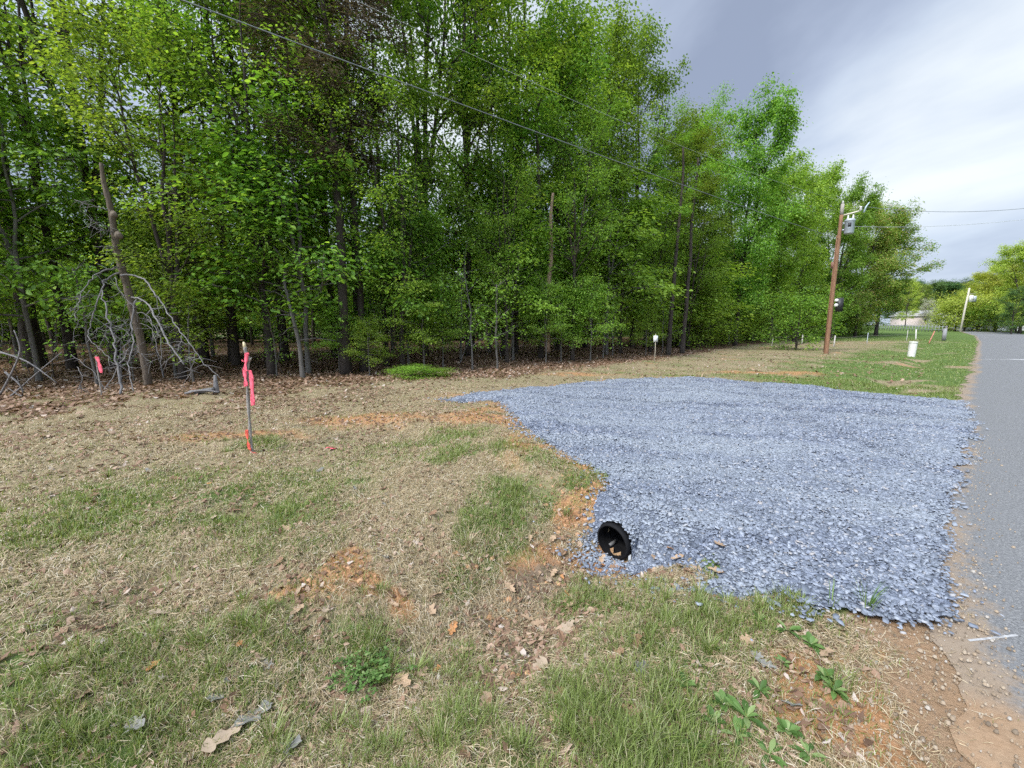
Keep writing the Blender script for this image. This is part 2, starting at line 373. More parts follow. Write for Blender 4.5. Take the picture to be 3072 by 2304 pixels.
for i, sd in enumerate((21, 22, 23)):          # tall wood trees with a high crown
    KIND['tall%d' % i] = make_tree('tall tree', sd, 17.0, 0.14, (6.0, 5.0, 7.0)[i], (3.8, 4.2, 3.8)[i], 28, 0.15, 21, 'mid', lean=0.6, forks=(1, 2, 2)[i], subs=6)
for i, sd in enumerate((26, 27)):
    KIND['full%d' % i] = make_tree('full tree', sd, 15.0, 0.2, (1.6, 2.3)[i], 4.6, 60, 0.20, 40, 'mid', lean=0.3, clump=0.42, flat=.65, subs=7, forks=2)
for i, sd in enumerate((31, 32, 33)):          # understorey trees in flat layers
    KIND['under%d' % i] = make_tree('understorey tree', sd, 6.5, 0.05, 1.5, 2.5, 30, 0.14, 26, 'layer', M['leaf_light'], M['bark_grey'], lean=0.3, clump=0.38, flat=0.25, rise=12, subs=5, forks=1)
for i, sd in enumerate((41, 42)):
    KIND['sap%d' % i] = make_tree('sapling', sd, 3.2, 0.02, 0.6, 1.0, 11, 0.11, 9, 'layer', M['leaf_light'], M['bark_grey'], lean=0.2, clump=0.22, flat=0.3, subs=2)
KIND['bush'] = make_tree('bush', 51, 3.0, 0.05, 0.1, 2.0, 26, 0.12, 26, 'round', lean=0.1, clump=0.38, flat=0.7, subs=4)
TREEN = 0
def tree(kind, x, y, H, label, group=None, name='tree', rz=None, wide=1.0, mat=None, bark=None, z=None, cat='tree'):
    global TREEN
    TREEN += 1
    tm, cm = KIND[kind]; h0 = {'e': 15.0, 'f': 15.0, 'o': 15.0, 't': 17.0, 'u': 6.5, 's': 3.2, 'b': 3.0}[kind[0]]
    s = H/h0; rr = random.Random(TREEN*13+5)
    root = empty(name, (x, y, g1(x, y)-0.03 if z is None else z), label, cat, group, rr.uniform(0, 6.28) if rz is None else rz)
    root.scale = (s*wide, s*wide, s)
    a = link('trunk', tm, root); b = link('crown', cm, root)
    if mat: b.material_slots[0].link = 'OBJECT'; b.material_slots[0].material = mat
    if bark: a.material_slots[0].link = 'OBJECT'; a.material_slots[0].material = bark
    return root
def hfrom(px, top, depth):       # tree height so that its top stands at this place of the picture
    p = P3(px, top, depth); return p[0], p[1], p[2]-g1(p[0], p[1])

_cv = {}
def fit_height(kind, x, y, H, top, wd, rz):     # the height at which the crown's highest leaves reach this row of the picture
    if kind not in _cv:
        m = KIND[kind][1]; v = np.empty(len(m.vertices)*3, np.float32); m.vertices.foreach_get('co', v); _cv[kind] = v.reshape(-1, 3)[::11].astype(float)
    v = _cv[kind]; h0 = {'e': 15.0, 'f': 15.0, 'o': 15.0, 't': 17.0, 'u': 6.5, 's': 3.2, 'b': 3.0}[kind[0]]; c, s_ = math.cos(rz), math.sin(rz); gz_ = g1(x, y)
    X = (v[:, 0]*c-v[:, 1]*s_)*wd+x; Y = (v[:, 0]*s_+v[:, 1]*c)*wd+y
    for _ in range(8):
        Z = v[:, 2]*H/h0+gz_-EYE; D = Y*CP-Z*SP; py = 384-FPX*(Z*CP+Y*SP)/D; px = 512+FPX*X/D
        q = np.percentile(py, .04); H *= np.clip(1+(q-top)/FPX*y/H*1.0, .8, 1.2)
    return H, px.min(), np.percentile(px, 99)
# the skyline trees along the edge, from the open left side to the far end: (px of the stem, px row of the top, depth, kind, description)
SKY = [
 (20, -330, 13.5, 'open1', 'big broadleaf tree at the left border of the picture', 0.95),
 (128, -330, 15.0, 'open0', 'broadleaf tree right behind the grey leaning snag', 0.9),
 (232, -300, 16.0, 'open2', 'forked broadleaf tree behind the pink flagged stake', 0.9),
 (300, -210, 17.5, 'open3', 'broadleaf tree just left of the brown dead pine', 0.85),
 (408, -180, 18.5, 'open1', 'leafy tree just right of the brown dead pine', 0.9),
 (462, -130, 19.0, 'open0', 'leafy tree above the narrow left tip of the gravel', 0.9),
 (515, -85, 20.5, 'edge2', 'tall leafy tree left of the broken tan snag', 0.9),
 (565, -40, 22.5, 'edge3', 'tallest crown against the sky at the end of the high treeline', 0.95),
 (590, -5, 25.0, 'edge0', 'tall tree behind the small white notice on a stick', 0.85),
 (646, 14, 27.0, 'edge1', 'tree with the airy dark outer crown below the cloud', 0.8),
 (692, 108, 30.5, 'full0', 'bright tree with a crown notch at its top', 0.75),
 (756, 78, 34.0, 'full1', 'bright green tree with the rounded double top', 0.80),
 (788, 150, 40.0, 'full1', 'lower tree to the left of the utility pole top', 0.85),
 (812, 160, 46.0, 'full0', 'slim tree between the utility pole and the taller bright tree', 0.85),
 (850, 174, 50.0, 'full1', 'narrow bright tree right behind the utility pole', 0.75),
 (872, 196, 56.0, 'full0', 'tree with reddish top twigs right of the utility pole', 0.9),
 (893, 200, 60.0, 'full1', 'last tree of the treeline, rust tinted top, bare lower stem', 1.1),
]
for i, (px, top, dep, kd, lab, wd) in enumerate(SKY):
    x, y, H = hfrom(px, top, dep); rz_ = i*2.3+.4; hw = wd*{'f': .95}.get(kd[0], 1)
    if top > -60:
        H, q0_, q1_ = fit_height(kd, x, y, H, top, hw, rz_); print('sky tree', px, top, round(H, 1), int(q0_), int(q1_))
    mt = { 15: M['leaf_rust'], 16: M['leaf_rust'], 12: None}.get(i)
    tree(kd, x, y, H, lab, 'broadleaf trees along the edge of the woods', 'broadleaf_tree', wide=hw*15/H, mat=mt, rz=rz_)
exec_rand = random.Random(99)
# inner rows
ex = np.array([p[0] for p in EDGE]); ey = np.array([p[1] for p in EDGE])
def row(offset, step, x0, x1, kinds, Hr, lab, grp, nm, jit=0.9, wide=(0.85, 1.1), cat='tree', mats=(None,)):
    x = x0
    while x < x1:
        xx = x+exec_rand.uniform(-jit, jit); yy = float(np.interp(xx, ex, ey))+offset/0.75+exec_rand.uniform(-jit, jit)
        px = 512+FPX*xx/yy if yy > 2 else -999
        if -260 < px < 905:
            tree(exec_rand.choice(kinds), xx, yy, exec_rand.uniform(*Hr), lab, grp, nm, wide=exec_rand.uniform(*wide), cat=cat, mat=exec_rand.choice(mats))
        x += step*exec_rand.uniform(0.8, 1.2)*(1+max(0, x)*0.012)
row(3.6, 4.8, -34, 34, ['tall0', 'tall1', 'tall2'], (11, 14), 'dark stemmed tall tree standing inside the woods', 'tall trees standing inside the woods', 'forest_tree')
row(8.5, 5.2, -42, 40, ['tall0', 'tall1', 'tall2'], (8.5, 11), 'dark stemmed tall tree standing inside the woods', 'tall trees standing inside the woods', 'forest_tree')
row(15, 4.6, -52, 44, ['edge0', 'edge2'], (7, 10), 'dark stemmed tall tree standing inside the woods', 'tall trees standing inside the woods', 'forest_tree')
row(23, 4.6, -66, 40, ['edge1', 'edge3'], (8, 10), 'dark stemmed tall tree standing inside the woods', 'tall trees standing inside the woods', 'forest_tree', wide=(1.1, 1.4))
row(2.0, 3.0, 14, 60, ['under0', 'under1', 'under2'], (5, 8), 'leafy understorey tree filling the far part of the wood edge', 'understorey trees along the far wood edge', 'understorey_tree', wide=(1.2, 1.6))
row(1.2, 2.2, 12, 58, ['bush'], (2.4, 3.8), 'leafy shrub at the foot of the far treeline', 'shrubs along the far wood edge', 'shrub', 0.7, wide=(1.0, 1.4), cat='shrub')
row(7, 4.5, 10, 60, ['edge0', 'edge1', 'edge2', 'edge3'], (8.5, 11), 'broad leafy tree behind the front row of the far treeline', 'trees behind the far treeline', 'broadleaf_tree', wide=(1.1, 1.3))
row(0.9, 3.3, -24, 16, ['open0', 'open1', 'open2', 'open3'], (7.5, 11.5), 'young leafy tree filling the front of the woods', 'young leafy trees in the front row of the woods', 'young_tree', wide=(.75, 1.0))
# understorey
row(1.6, 3.0, -26, 52, ['under0', 'under1', 'under2'], (4.5, 9.0), 'slender understorey tree with flat sprays of light leaves at the wood edge', 'understorey trees at the wood edge', 'understorey_tree', mats=(None, M['leaf'], M['leaf']), wide=(.7, 1.1))
row(5.0, 2.8, -32, 36, ['under0', 'under1', 'under2'], (5, 10), 'slender understorey tree with flat sprays of light leaves at the wood edge', 'understorey trees at the wood edge', 'understorey_tree', mats=(None, M['leaf']))
row(11.5, 4.0, -40, 30, ['under0', 'under1', 'under2'], (4.5, 8.0), 'slender understorey tree with flat sprays of light leaves at the wood edge', 'understorey trees at the wood edge', 'understorey_tree', wide=(1.0, 1.4))
row(0.6, 1.4, -20, 34, ['sap0', 'sap1', 'under1'], (1.8, 3.8), 'thin leafy sapling at the foot of the trees', 'saplings at the foot of the trees', 'sapling', 0.8, cat='sapling')
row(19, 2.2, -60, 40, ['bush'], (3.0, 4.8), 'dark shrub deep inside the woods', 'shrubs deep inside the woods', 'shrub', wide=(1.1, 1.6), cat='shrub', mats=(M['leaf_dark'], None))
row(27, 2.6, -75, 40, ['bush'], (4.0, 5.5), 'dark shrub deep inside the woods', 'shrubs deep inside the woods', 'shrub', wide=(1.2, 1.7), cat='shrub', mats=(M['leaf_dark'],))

# trunks one can tell apart inside the woods: (px, foot row, diameter m, height, label)
def stem(px, py, dia, H, label, mat, lean=0.0, crown=None):
    p = G(px, py); r = np.random.default_rng(int(px)); n = 9; hs = np.linspace(0, 1, n)
    off = np.cumsum(r.normal(0, 0.09, (n, 2)), axis=0)*hs[:, None]; off[:, 0] += lean*hs*H
    T = np.concatenate([off, (hs*H)[:, None]], 1); T[0, 2] = -0.3
    root = empty('tree', p, label, 'tree', 'dark trunks at the edge of the woods')
    a = Acc(); rad = dia/2*(1-0.6*hs); rad[0] *= 1.35; tube(a, smooth_line(T, 3), np.interp(np.linspace(0, 1, 3*(n-1)+1), hs, rad), 10)
    for k in range(9):
        h = r.uniform(0.12, 0.95)*H; az = r.uniform(0, 6.28); q = np.array([np.interp(h/H, hs, T[:, 0]), np.interp(h/H, hs, T[:, 1]), h]); L = r.uniform(0.4, 1.6)
        d = np.array([math.cos(az), math.sin(az), r.uniform(-.2, .5)]); tube(a, [q, q+d*L*.5+[0, 0, .05], q+d*L+[0, 0, -.05*L]], [0.022, 0.014, 0.005], 4, False)
    link('trunk', a.mesh('trunk', mat, True), root)
    if crown:
        sc = .5 if px > 600 else .8; c = link('crown', KIND['tall1'][1], root, (T[-1, 0]*.6, T[-1, 1]*.6, H-(6.2 if px > 600 else 9.5))); c.scale = (sc, sc, sc); c.rotation_euler.z = px
    return root
stem(36, 366, 0.52, 12, 'thick dark trunk standing in the shade near the left border', M['bark'], 0.0, True)
stem(236, 365, 0.24, 12, 'dark trunk in the woods behind and left of the flagged stake', M['bark'], 0, True)
stem(303, 378, 0.14, 4, 'pale grey thin trunk at the litter edge right of the flagged stake', M['bark_grey'])
stem(364, 371, 0.26, 13, 'straight dark trunk just right of the dead brown pine trunk', M['bark'], 0, True)
stem(387, 366, 0.20, 12, 'second dark trunk right of the dead brown pine', M['bark'], 0, True)
stem(461, 361, 0.10, 5, 'thin straight sapling trunk above the gravel tip', M['bark_grey'])
stem(541, 358, 0.24, 12, 'dark trunk under the broken tan snag', M['bark'], 0, True)
stem(668, 355, 0.26, 11, 'left one of the two dark trunks beside the white notice', M['bark'], 0.02, True)
stem(682, 353, 0.26, 11, 'right one of the two dark trunks beside the white notice', M['bark'], 0.02, True)
stem(268, 366, 0.16, 10, 'slim dark trunk between flagged stake and grey thin trunk', M['bark'], 0.01, True)

# dead brown pine
p = G(346, 374)
pt, pc = make_tree('dead pine', 77, 17.0, 0.16, 6.6, 2.1, 34, 0.20, 95, 'mid', M['needle_dead'], M['bark'], 0.35, needle=True, clump=0.30, flat=0.7, subs=5, rise=8)
root = empty('pine_tree', p, 'dead pine with brown needles towering over the green trees', 'pine tree')
link('trunk', pt, root); link('crown', pc, root)
# broken barkless snag among the leaves
top = P3(553, 193, 18.0); foot = P3(548, 352, 18.0); a = Acc()
L = smooth_line([foot*(1-t)+top*t+np.array([random.uniform(-.07, .07), 0, 0]) for t in np.linspace(0, 1, 8)], 3)-foot
tube(a, L, np.linspace(0.14, 0.055, len(L)), 8); s_ = tag(link('dead_tree', a.mesh('snag', M['dead_tan'], True), None, (foot[0], foot[1], foot[2])), 'broken barkless tan trunk rising out of the leaves in the middle of the woods', 'dead tree')
foot_z = g1(foot[0], foot[1])

# ---- the grey dead pine leaning at the left with its broken, hanging limbs
def Z6(zx, zy): return ((150+zx*0.482)/3, (600+zy*0.482)/3)
DEP = 10.3
def pl(pts, d0=DEP, d1=None):
    d1 = d0 if d1 is None else d1; n = len(pts)
    return smooth_line([P3(*Z6(*q), d0+(d1-d0)*i/(n-1)) for i, q in enumerate(pts)], 4)
trunk_px = [(318, -232), (335, -110), (365, 0), (385, 90), (400, 200), (415, 300), (440, 400), (470, 500), (500, 620), (525, 720), (555, 830), (580, 950), (605, 1090), (612, 1150)]
tp = pl(trunk_px, DEP-0.2, DEP+0.5); foot = tp[-1].copy()
root = empty('dead_tree', (foot[0], foot[1], g1(foot[0], foot[1])), 'grey dead leaning tree with broken hanging branches at the left', 'dead tree')
ro = np.array(root.location)
a = Acc(); tr_ = np.interp(np.linspace(0, 1, len(tp)), [0, .12, .5, 1], [0.035, 0.055, 0.080, 0.095])
tube(a, tp-ro, tr_*(1+0.10*np.sin(np.arange(len(tp))*2.1)), 10)
for q, rr in (((400, 95), .075), ((430, 225), .085)):      # swollen knots with hollows
    c = P3(*Z6(*q), DEP-0.3)-ro
    th = np.linspace(0, math.pi*2, 9)
    tube(a, [c+np.array([-.06, .05, .08]), c, c+np.array([.05, -.04, -.02])], [rr*0.7, rr, rr*0.75], 8)
link('trunk', a.mesh('dead trunk', M['dead_brown'], True), root)
BR = [([(440, 470), (520, 470), (570, 485), (620, 530), (660, 590), (720, 680), (770, 760), (830, 840), (900, 940), (960, 1020), (1060, 1110)], .034, .008, 0, -1.4),
 ([(510, 605), (560, 620), (610, 660), (650, 720), (700, 820), (760, 920), (835, 1025)], .030, .026, 0, -1.2),
 ([(430, 420), (330, 440), (260, 490), (200, 560), (170, 650), (155, 760)], .026, .01, 0, -.8),
 ([(440, 450), (350, 490), (320, 560), (280, 680), (250, 790), (235, 850), (300, 920), (380, 990)], .03, .009, 0, -.9),
 ([(405, 480), (430, 560), (480, 620), (530, 670)], .016, .009, -.2, -.4),
 ([(540, 620), (510, 720), (515, 830), (525, 880), (495, 1000), (495, 1080), (520, 1190)], .028, .014, -.2, -1.3),
 ([(325, 560), (340, 640), (360, 740), (395, 870), (415, 1000), (430, 1100), (440, 1210)], .018, .04, -.6, -1.3),
 ([(520, 850), (460, 930), (450, 1010)], .014, .006, -.6, -.8),
 ([(525, 880), (430, 1020), (340, 1180)], .022, .010, -.5, -1.3),
 ([(540, 700), (600, 710), (650, 790), (690, 880), (695, 1040)], .016, .008, 0, -.8),
 ([(560, 770), (620, 790), (655, 850), (670, 950)], .011, .005, 0, -.8),
 ([(825, 835), (800, 930), (705, 1010)], .014, .006, -1.05, -1.2),
 ([(910, 950), (885, 1030), (865, 1130)], .010, .006, -1.2, -1.3),
 ([(660, 590), (670, 680), (680, 760), (690, 830)], .010, .005, -.6, -.8),
 ([(500, 740), (400, 760), (300, 800), (240, 850)], .012, .005, -.2, -.9),
 ([(500, 745), (440, 790), (400, 840)], .010, .005, -.2, -.5),
 ([(160, 5), (200, 10), (260, 30), (375, 70)], .006, .016, -.6, 0),
 ([(220, 115), (300, 140), (390, 178)], .006, .014, -.6, 0),
 ([(290, 188), (330, 186), (405, 200)], .008, .016, -.5, 0), ([(318, 288), (360, 290), (420, 296)], .013, .018, -.4, 0),
 ([(130, 960), (200, 1010), (300, 1110), (350, 1180)], .010, .006, -.5, -1.0),
 ([(170, 1040), (200, 1100), (175, 1195)], .014, .007, -.6, -1.0),
 ([(530, 890), (570, 960), (640, 1020)], .010, .004, -.5, -.8), ([(500, 1000), (440, 1030), (330, 1050)], .008, .004, -.6, -1),
 ([(375, 800), (330, 860), (300, 960)], .008, .004, -.6, -.8), ([(395, 900), (450, 850), (500, 800)], .008, .005, -.7, -.4),
 ([(250, 560), (180, 640), (120, 700)], .008, .004, -.5, -.9), ([(280, 690), (220, 720), (160, 800), (150, 900)], .008, .004, -.5, -.9)]
for pts, r0, r1, da, db in BR:
    a = Acc(); q = pl(pts, DEP+da, DEP+db)-ro; q[1:-1] += np.random.default_rng(int(pts[1][1])).normal(0, .013, (len(q)-2, 3))
    tube(a, q, np.linspace(r0, r1, len(q))*.68, 6)
    rr = np.random.default_rng(len(pts)+int(pts[0][0]))
    for _ in range(13):
        i = rr.integers(2, len(q)-1); d = np.array([rr.normal(0, 1), rr.normal(0, .6), rr.normal(-.3, .7)]); d /= np.linalg.norm(d); Lq = rr.uniform(.12, .42)
        tube(a, [q[i], q[i]+d*Lq*.5+rr.normal(0, .02, 3), q[i]+d*Lq], [min(r0, r1)*.5+.003, .004, .0025], 4, False)
    link('branch', a.mesh('dead branch', M['dead'], True), root)

# bare saplings and leaning sticks under the trees
rr = random.Random(5)
sets = [(rr.uniform(-120, 720)) for _ in range(70)]
stick_meshes = []
for k in range(7):
    a = Acc(); r_ = np.random.default_rng(300+k); H = r_.uniform(1.6, 3.4); q = np.cumsum(np.concatenate([np.zeros((1, 3)), np.stack([r_.normal(.03, .07, 7), r_.normal(0, .07, 7), np.full(7, H/7)], 1)]), axis=0); q[0, 2] = -.1
    q = smooth_line(q, 2); tube(a, q, np.linspace(.016, .004, len(q)), 5)
    for _ in range(9):
        i = r_.integers(3, len(q)-1); d = np.array([r_.normal(0, 1), r_.normal(0, 1), r_.uniform(0, .9)]); d /= np.linalg.norm(d); Lq = r_.uniform(.2, .8)
        tube(a, [q[i], q[i]+d*Lq*.5, q[i]+d*Lq+[0, 0, -.05]], [.006, .004, .002], 3, False)
    stick_meshes.append(a.mesh('bare sapling', M['dead'] if k % 2 else M['dead_brown'], True))
for px in sets:
    dd = rr.uniform(0.2, 6)
    # walk from the eye until inside the wood by dd metres
    t = 5.0; dr = ray(px, 384)
    while float(wood(dr[0]*t, dr[1]*t)) < dd and t < 60: t += 0.2
    x, y = dr[0]*t, dr[1]*t
    o = link('bare_sapling', rr.choice(stick_meshes), None, (x, y, g1(x, y))); o.rotation_euler = (rr.uniform(-.25, .25), rr.uniform(-.3, .3), rr.uniform(0, 6.28)); s = rr.uniform(.6, 1.25); o.scale = (s, s, s)
    tag(o, 'bare thin twiggy sapling stem under the trees', 'sapling', 'bare sapling stems under the trees')

# light green bush and low plants near the edge, right of centre-left
for (px, py, H, lab, kd, m_) in ((422, 372, 3.3, 'bright green young maple leaning out of the woods left of centre', 'under0', M['leaf_light']), (592, 362, 3.6, 'light green low bough tree right of centre at the litter edge', 'under1', M['leaf_light']), (800, 350, 3.4, 'low leafy shrub left of the utility pole foot', 'bush', M['leaf'])):
    q = G(px, py); tree(kd, q[0], q[1]+.4, H, lab, None, 'young_tree', mat=m_)
for (px, py, s) in ((412, 378, .12), (436, 377, .09)):
    q = G(px, py); tree('bush', q[0], q[1], 3.0*s, 'low bright green plant mat at the litter edge' + (' on the left' if s > .1 else ' on the right'), None, 'ground_plant', wide=3.6, mat=M['leaf_light'], cat='plant')

# ---- across the road and far away
FAR = [(1036, 240, 70, 'full0', 'leaf_yellow', 1.0, 'tall yellow green tree at the right border across the road'),
 (1008, 258, 84, 'full1', 'leaf_yellow', 1.2, 'yellow green tree across the road, second from the right border'),
 (986, 272, 92, 'full0', 'leaf_yellow', 1.3, 'yellow green round tree sloping down towards the far pole'),
 (1020, 284, 66, 'edge3', 'leaf_dark', 1.1, 'dark drooping evergreen at the right border across the road'),
 (972, 288, 104, 'edge3', 'leaf', 1.2, 'green tree right behind the far pole'),
 (924, 283, 150, 'edge1', 'leaf_rust', 1.0, 'olive brown tree behind the picket fence beside the last big tree'),
 (912, 277, 120, 'edge3', 'leaf_yellow', 0.9, 'olive tree just right of the last big tree of the woods'),
 (931, 298, 125, 'under1', 'leaf_pale', 0.9, 'pale grey blossoming tree in front of the far houses')]
for px, top, dep, kd, mt, wd, lab in FAR:
    x, y, H = hfrom(px, top, dep); rz_ = px*.7; H = fit_height(kd, x, y, H, top, wd*H/{'u': 6.5}.get(kd[0], 15), rz_)[0]; tree(kd, x, y, H, lab, 'trees far off beyond the fence and road', 'tree', wide=wd, mat=M[mt], rz=rz_)
for i, (px, top) in enumerate([(900, 282), (909, 285), (918, 288), (927, 286), (936, 287), (944, 285), (952, 286), (960, 284), (968, 286), (976, 287), (985, 288), (995, 286), (1006, 285), (1018, 284), (1030, 283)]):
    x, y, H = hfrom(px, top, 185+(i % 3)*9); tree(['full0', 'full1'][i % 2], x, y, H, 'dark green tree in the distant wood beyond the houses', 'distant trees beyond the houses', 'tree', wide=1.3, mat=M['leaf_dark'])
BUSH = [(951, 306, 86, 'leaf_yellow', 1.0, 'yellow hedge bush at the left end across the road'), (960, 299, 84, 'leaf_yellow', 1.0, 'yellow hedge bush at the foot of the far pole'), (969, 301, 82, 'leaf_yellow', 1.1, 'yellow hedge bush right of the far pole foot'),
 (982, 308, 80, 'leaf', 1.2, 'dark clipped shrub between the yellow hedge and the gabled roof'), (1000, 296, 80, 'leaf_yellow', 1.2, 'yellow green shrub under the round trees at the right'), (1020, 308, 74, 'leaf_dark', 1.3, 'dark shrub at the right border across the road'), (942, 318, 118, 'leaf_dark', 1.3, 'dark shrub beside the small white house')]
for px, top, dep, mt, wd, lab in BUSH:
    x, y, H = hfrom(px, top, dep); tree('bush', x, y, H, lab, 'shrubs across the road', 'shrub', wide=wd, mat=M[mt], cat='shrub')

# ------------------------------------------------------------------ ground
def blobs(x, y, L):     # soft patches given at places of the ground: (x, y, radius across, radius along the view, strength)
    s = np.zeros(np.shape(x))
    for bx, by, rx, ry, k in L: s = np.maximum(s, k*np.exp(-(((x-bx)/rx)**2+((y-by)/ry)**2)))
    return s
def gp(px, py): q = G(px/2.16, py/2.16); return float(q[0]), float(q[1])     # point of the ground from the enlarged photograph
GREEN_L = [(*gp(120, 1120), 1.0, 1.3, .75), (*gp(330, 1050), .8, .6, .55), (*gp(650, 1040), .9, .7, .65), (*gp(820, 1000), .7, .5, .45), (*gp(1080, 1080), .35, .35, .7), (*gp(1180, 1090), .25, .3, .7),
 (*gp(150, 1420), .9, .5, .9), (*gp(500, 1330), .35, .3, .8), (*gp(420, 1480), .8, .35, .8), (*gp(820, 1430), .45, .3, 1.), (*gp(700, 1600), .8, .3, .9), (*gp(1150, 1620), .9, .35, .95), (*gp(1500, 1560), .6, .3, .85), (*gp(900, 1640), .6, .3, .95), (*gp(300, 1620), .9, .3, .85), (*gp(1450, 1400), .5, .2, .9),
 (*gp(1650, 1310), .55, .12, .8), (*gp(1500, 1290), .25, .1, .9), (*gp(550, 965), .35, .3, .9), (*gp(100, 1250), .5, .4, .6), (*gp(620, 1180), .5, .3, .55), (*gp(1830, 1300), .2, .12, .9)]
CLAY_L = [(*gp(1270, 1030), .30, .40, 1.), (*gp(1240, 1110), .22, .25, .9), (*gp(1150, 960), .35, .6, 1.), (*gp(1170, 1210), .35, .2, .7), (*gp(1050, 900), .9, .7, .8), (*gp(800, 905), 1.6, .6, .65), (*gp(500, 940), 1.5, .35, .55), (*gp(1000, 850), 1.2, .5, .4), (*gp(1700, 805), 2.6, .5, .8), (*gp(1250, 810), 2, .5, .5),
 (*gp(720, 1240), .28, .16, .95), (*gp(620, 1280), .3, .15, .6), (*gp(1330, 1240), .3, .18, .85), (*gp(1180, 1190), .3, .16, .7), (*gp(1750, 1440), .18, .12, .9), (*gp(1820, 1560), .25, .3, .9), (*gp(1900, 1480), .25, .25, .7), (*gp(1960, 1640), .3, .4, .8), (*gp(1750, 1600), .12, .2, .7), (*gp(860, 1260), .12, .1, .7), (*gp(1950, 1380), .25, .1, .7), (1.35, 1.35, .16, .3, .8)]
MUD_L = [(*gp(1180, 1260), .28, .2, 1.), (*gp(1080, 1340), .26, .16, 1.), (*gp(1100, 1480), .18, .12, 1.), (*gp(1000, 1220), .25, .2, .6), (*gp(250, 1330), .45, .3, .5), (*gp(330, 1270), .4, .25, .4), (*gp(1120, 1420), .2, .2, .9)]
def dirtm(x, y):
    return 1-sstep(.26, .52, segdist(x, y, [(1.55, .3), (1.72, .9), (1.92, 1.3), (2.22, 1.70)])+(fbm(x*4, y*4, 111, 4)-.5)*.35)
def masks(x, y):
    x = np.asarray(x, float); y = np.asarray(y, float)
    s = x*RN[0]+y*RN[1]; t = x*RD[0]+y*RD[1]; r = np.hypot(x, y); w = wood(x, y)
    wx = x+(fbm(x*1.7, y*1.7, 40, 3)-.5)*.7; wy = y+(fbm(x*1.7, y*1.7, 45, 3)-.5)*.7
    n = fbm(x*1.3, y*1.3, 21, 4)
    near = 1-sstep(4.6, 6.6, r)
    green = blobs(wx, wy, GREEN_L)*sstep(.30, .55, n+.12)
    green = np.maximum(green, near*.85*sstep(.50, .66, n))
    # the verge beyond the gravel: green by the road, tan by the woods
    verge = sstep(9.5, 12.5, t)*sstep(-.3, .5, s)
    vg = .95-sstep(0.8, 7, s)*(.75+.5*(n-.5)); far_f = sstep(38, 52, y)
    green = np.maximum(green, verge*np.clip(vg+(n-.5)*1.2, 0, 1)*sstep(.28, .5, fbm(x*.5, y*.5, 71, 3)+.12)); green = np.maximum(green, far_f*.95)
    green = np.maximum(green, (s < -6)*.8)
    clay = np.clip(blobs(wx, wy, CLAY_L)*1.25*sstep(.28, .5, fbm(x*3, y*3, 31, 3)+.1), 0, 1)
    clay = np.maximum(clay, (1-sstep(.1, .45, segdist(x, y, GRAVEL, True)))*.6*sstep(.42, .6, fbm(x*2, y*2, 35, 3)))
    clay = np.maximum(clay, verge*sstep(.60, .78, fbm(x*1.3, y*1.3, 37, 3))*.45)
    mud = blobs(wx, wy, MUD_L)
    lit = sstep(-2.4+2*(n-.5), -.4, w)*(1-far_f)
    lit = np.maximum(lit, .6*sstep(-6.5, -3.5, w)*(1-sstep(-5, -1, x))*sstep(.4, .62, n))
    dirt = dirtm(x, y); clay = clay*(1-dirt); green = green*(1-dirt)*np.where((t < 10) & (t > .5), sstep(.05, .3, s), 1)
    green = green*(1-lit*.9)*(1-mud*.8)*(1-clay*.7)
    return green, clay, mud, lit
TH = np.concatenate([np.radians(np.arange(-180, -78, 4)), np.radians(np.arange(-78, 78, .36)), np.radians(np.arange(78, 180, 4))])
RR = [0.5]
while RR[-1] < 900: RR.append(RR[-1]*(1.0125 if RR[-1] < 60 else 1.04))
RR = np.array(RR); A_, B_ = np.meshgrid(TH, RR); gx = np.sin(A_)*B_; gy = np.cos(A_)*B_
gz = hgt(gx, gy); roadn = None
nr, nth = gx.shape
idx = np.arange(nr)[:, None]*nth+np.arange(nth)[None, :]
i0 = idx[:-1, :]; i1 = idx[1:, :]
Fq = np.stack([i0, np.roll(i0, -1, 1), np.roll(i1, -1, 1), i1], -1).reshape(-1, 4)[:, ::-1]
cx_ = gx.ravel()[Fq].mean(1); cy_ = gy.ravel()[Fq].mean(1); PX = (0.83, 3.04)
tq = (cx_-PX[0])*RD[0]+(cy_-PX[1])*RD[1]; sq = (cx_-PX[0])*RN[0]+(cy_-PX[1])*RN[1]
Fq = Fq[~((abs(sq) < .125) & (tq > .04) & (tq < 1.5))]
acc = Acc(); acc.add(np.stack([gx, gy, gz], -1).reshape(-1, 3), Fq)
cen = np.array([[0, 0, g1(0, 0)]]); acc.add(cen, np.zeros((0, 4), int))
acc.f.append(np.stack([np.full(nth, nr*nth), np.roll(idx[0], -1), idx[0]], -1)[:, ::-1]*1)
gm = acc.mesh('ground', None, True)
mg = masks(gx.ravel(), gy.ravel())
mg = list(mg)+[dirtm(gx.ravel(), gy.ravel())]
for nm, arr in zip(('green', 'clay', 'mud', 'litter', 'dirt'), mg):
    at = gm.attributes.new(nm, 'FLOAT', 'POINT'); at.data.foreach_set('value', np.concatenate([arr, [0.5]]).astype(np.float32))
m, nt, b = new_mat('meadow ground'); gmat = m
def attr(nt, n): a = N(nt, 'ShaderNodeAttribute'); a.attribute_name = n; return a.outputs['Fac']
f_fine = noise(nt, 38, 5, .7); f_mid = noise(nt, 7, 4, .6); f_strw = noise(nt, 90, 3, .7, dist=1.2)
straw = mix(nt, f_mid, ramp_(nt, f_strw, [(.3, (.20, .155, .095)), (.5, (.31, .25, .155)), (.72, (.43, .355, .235))]), ramp_(nt, f_fine, [(.3, (.14, .11, .06)), (.7, (.33, .27, .17))]))
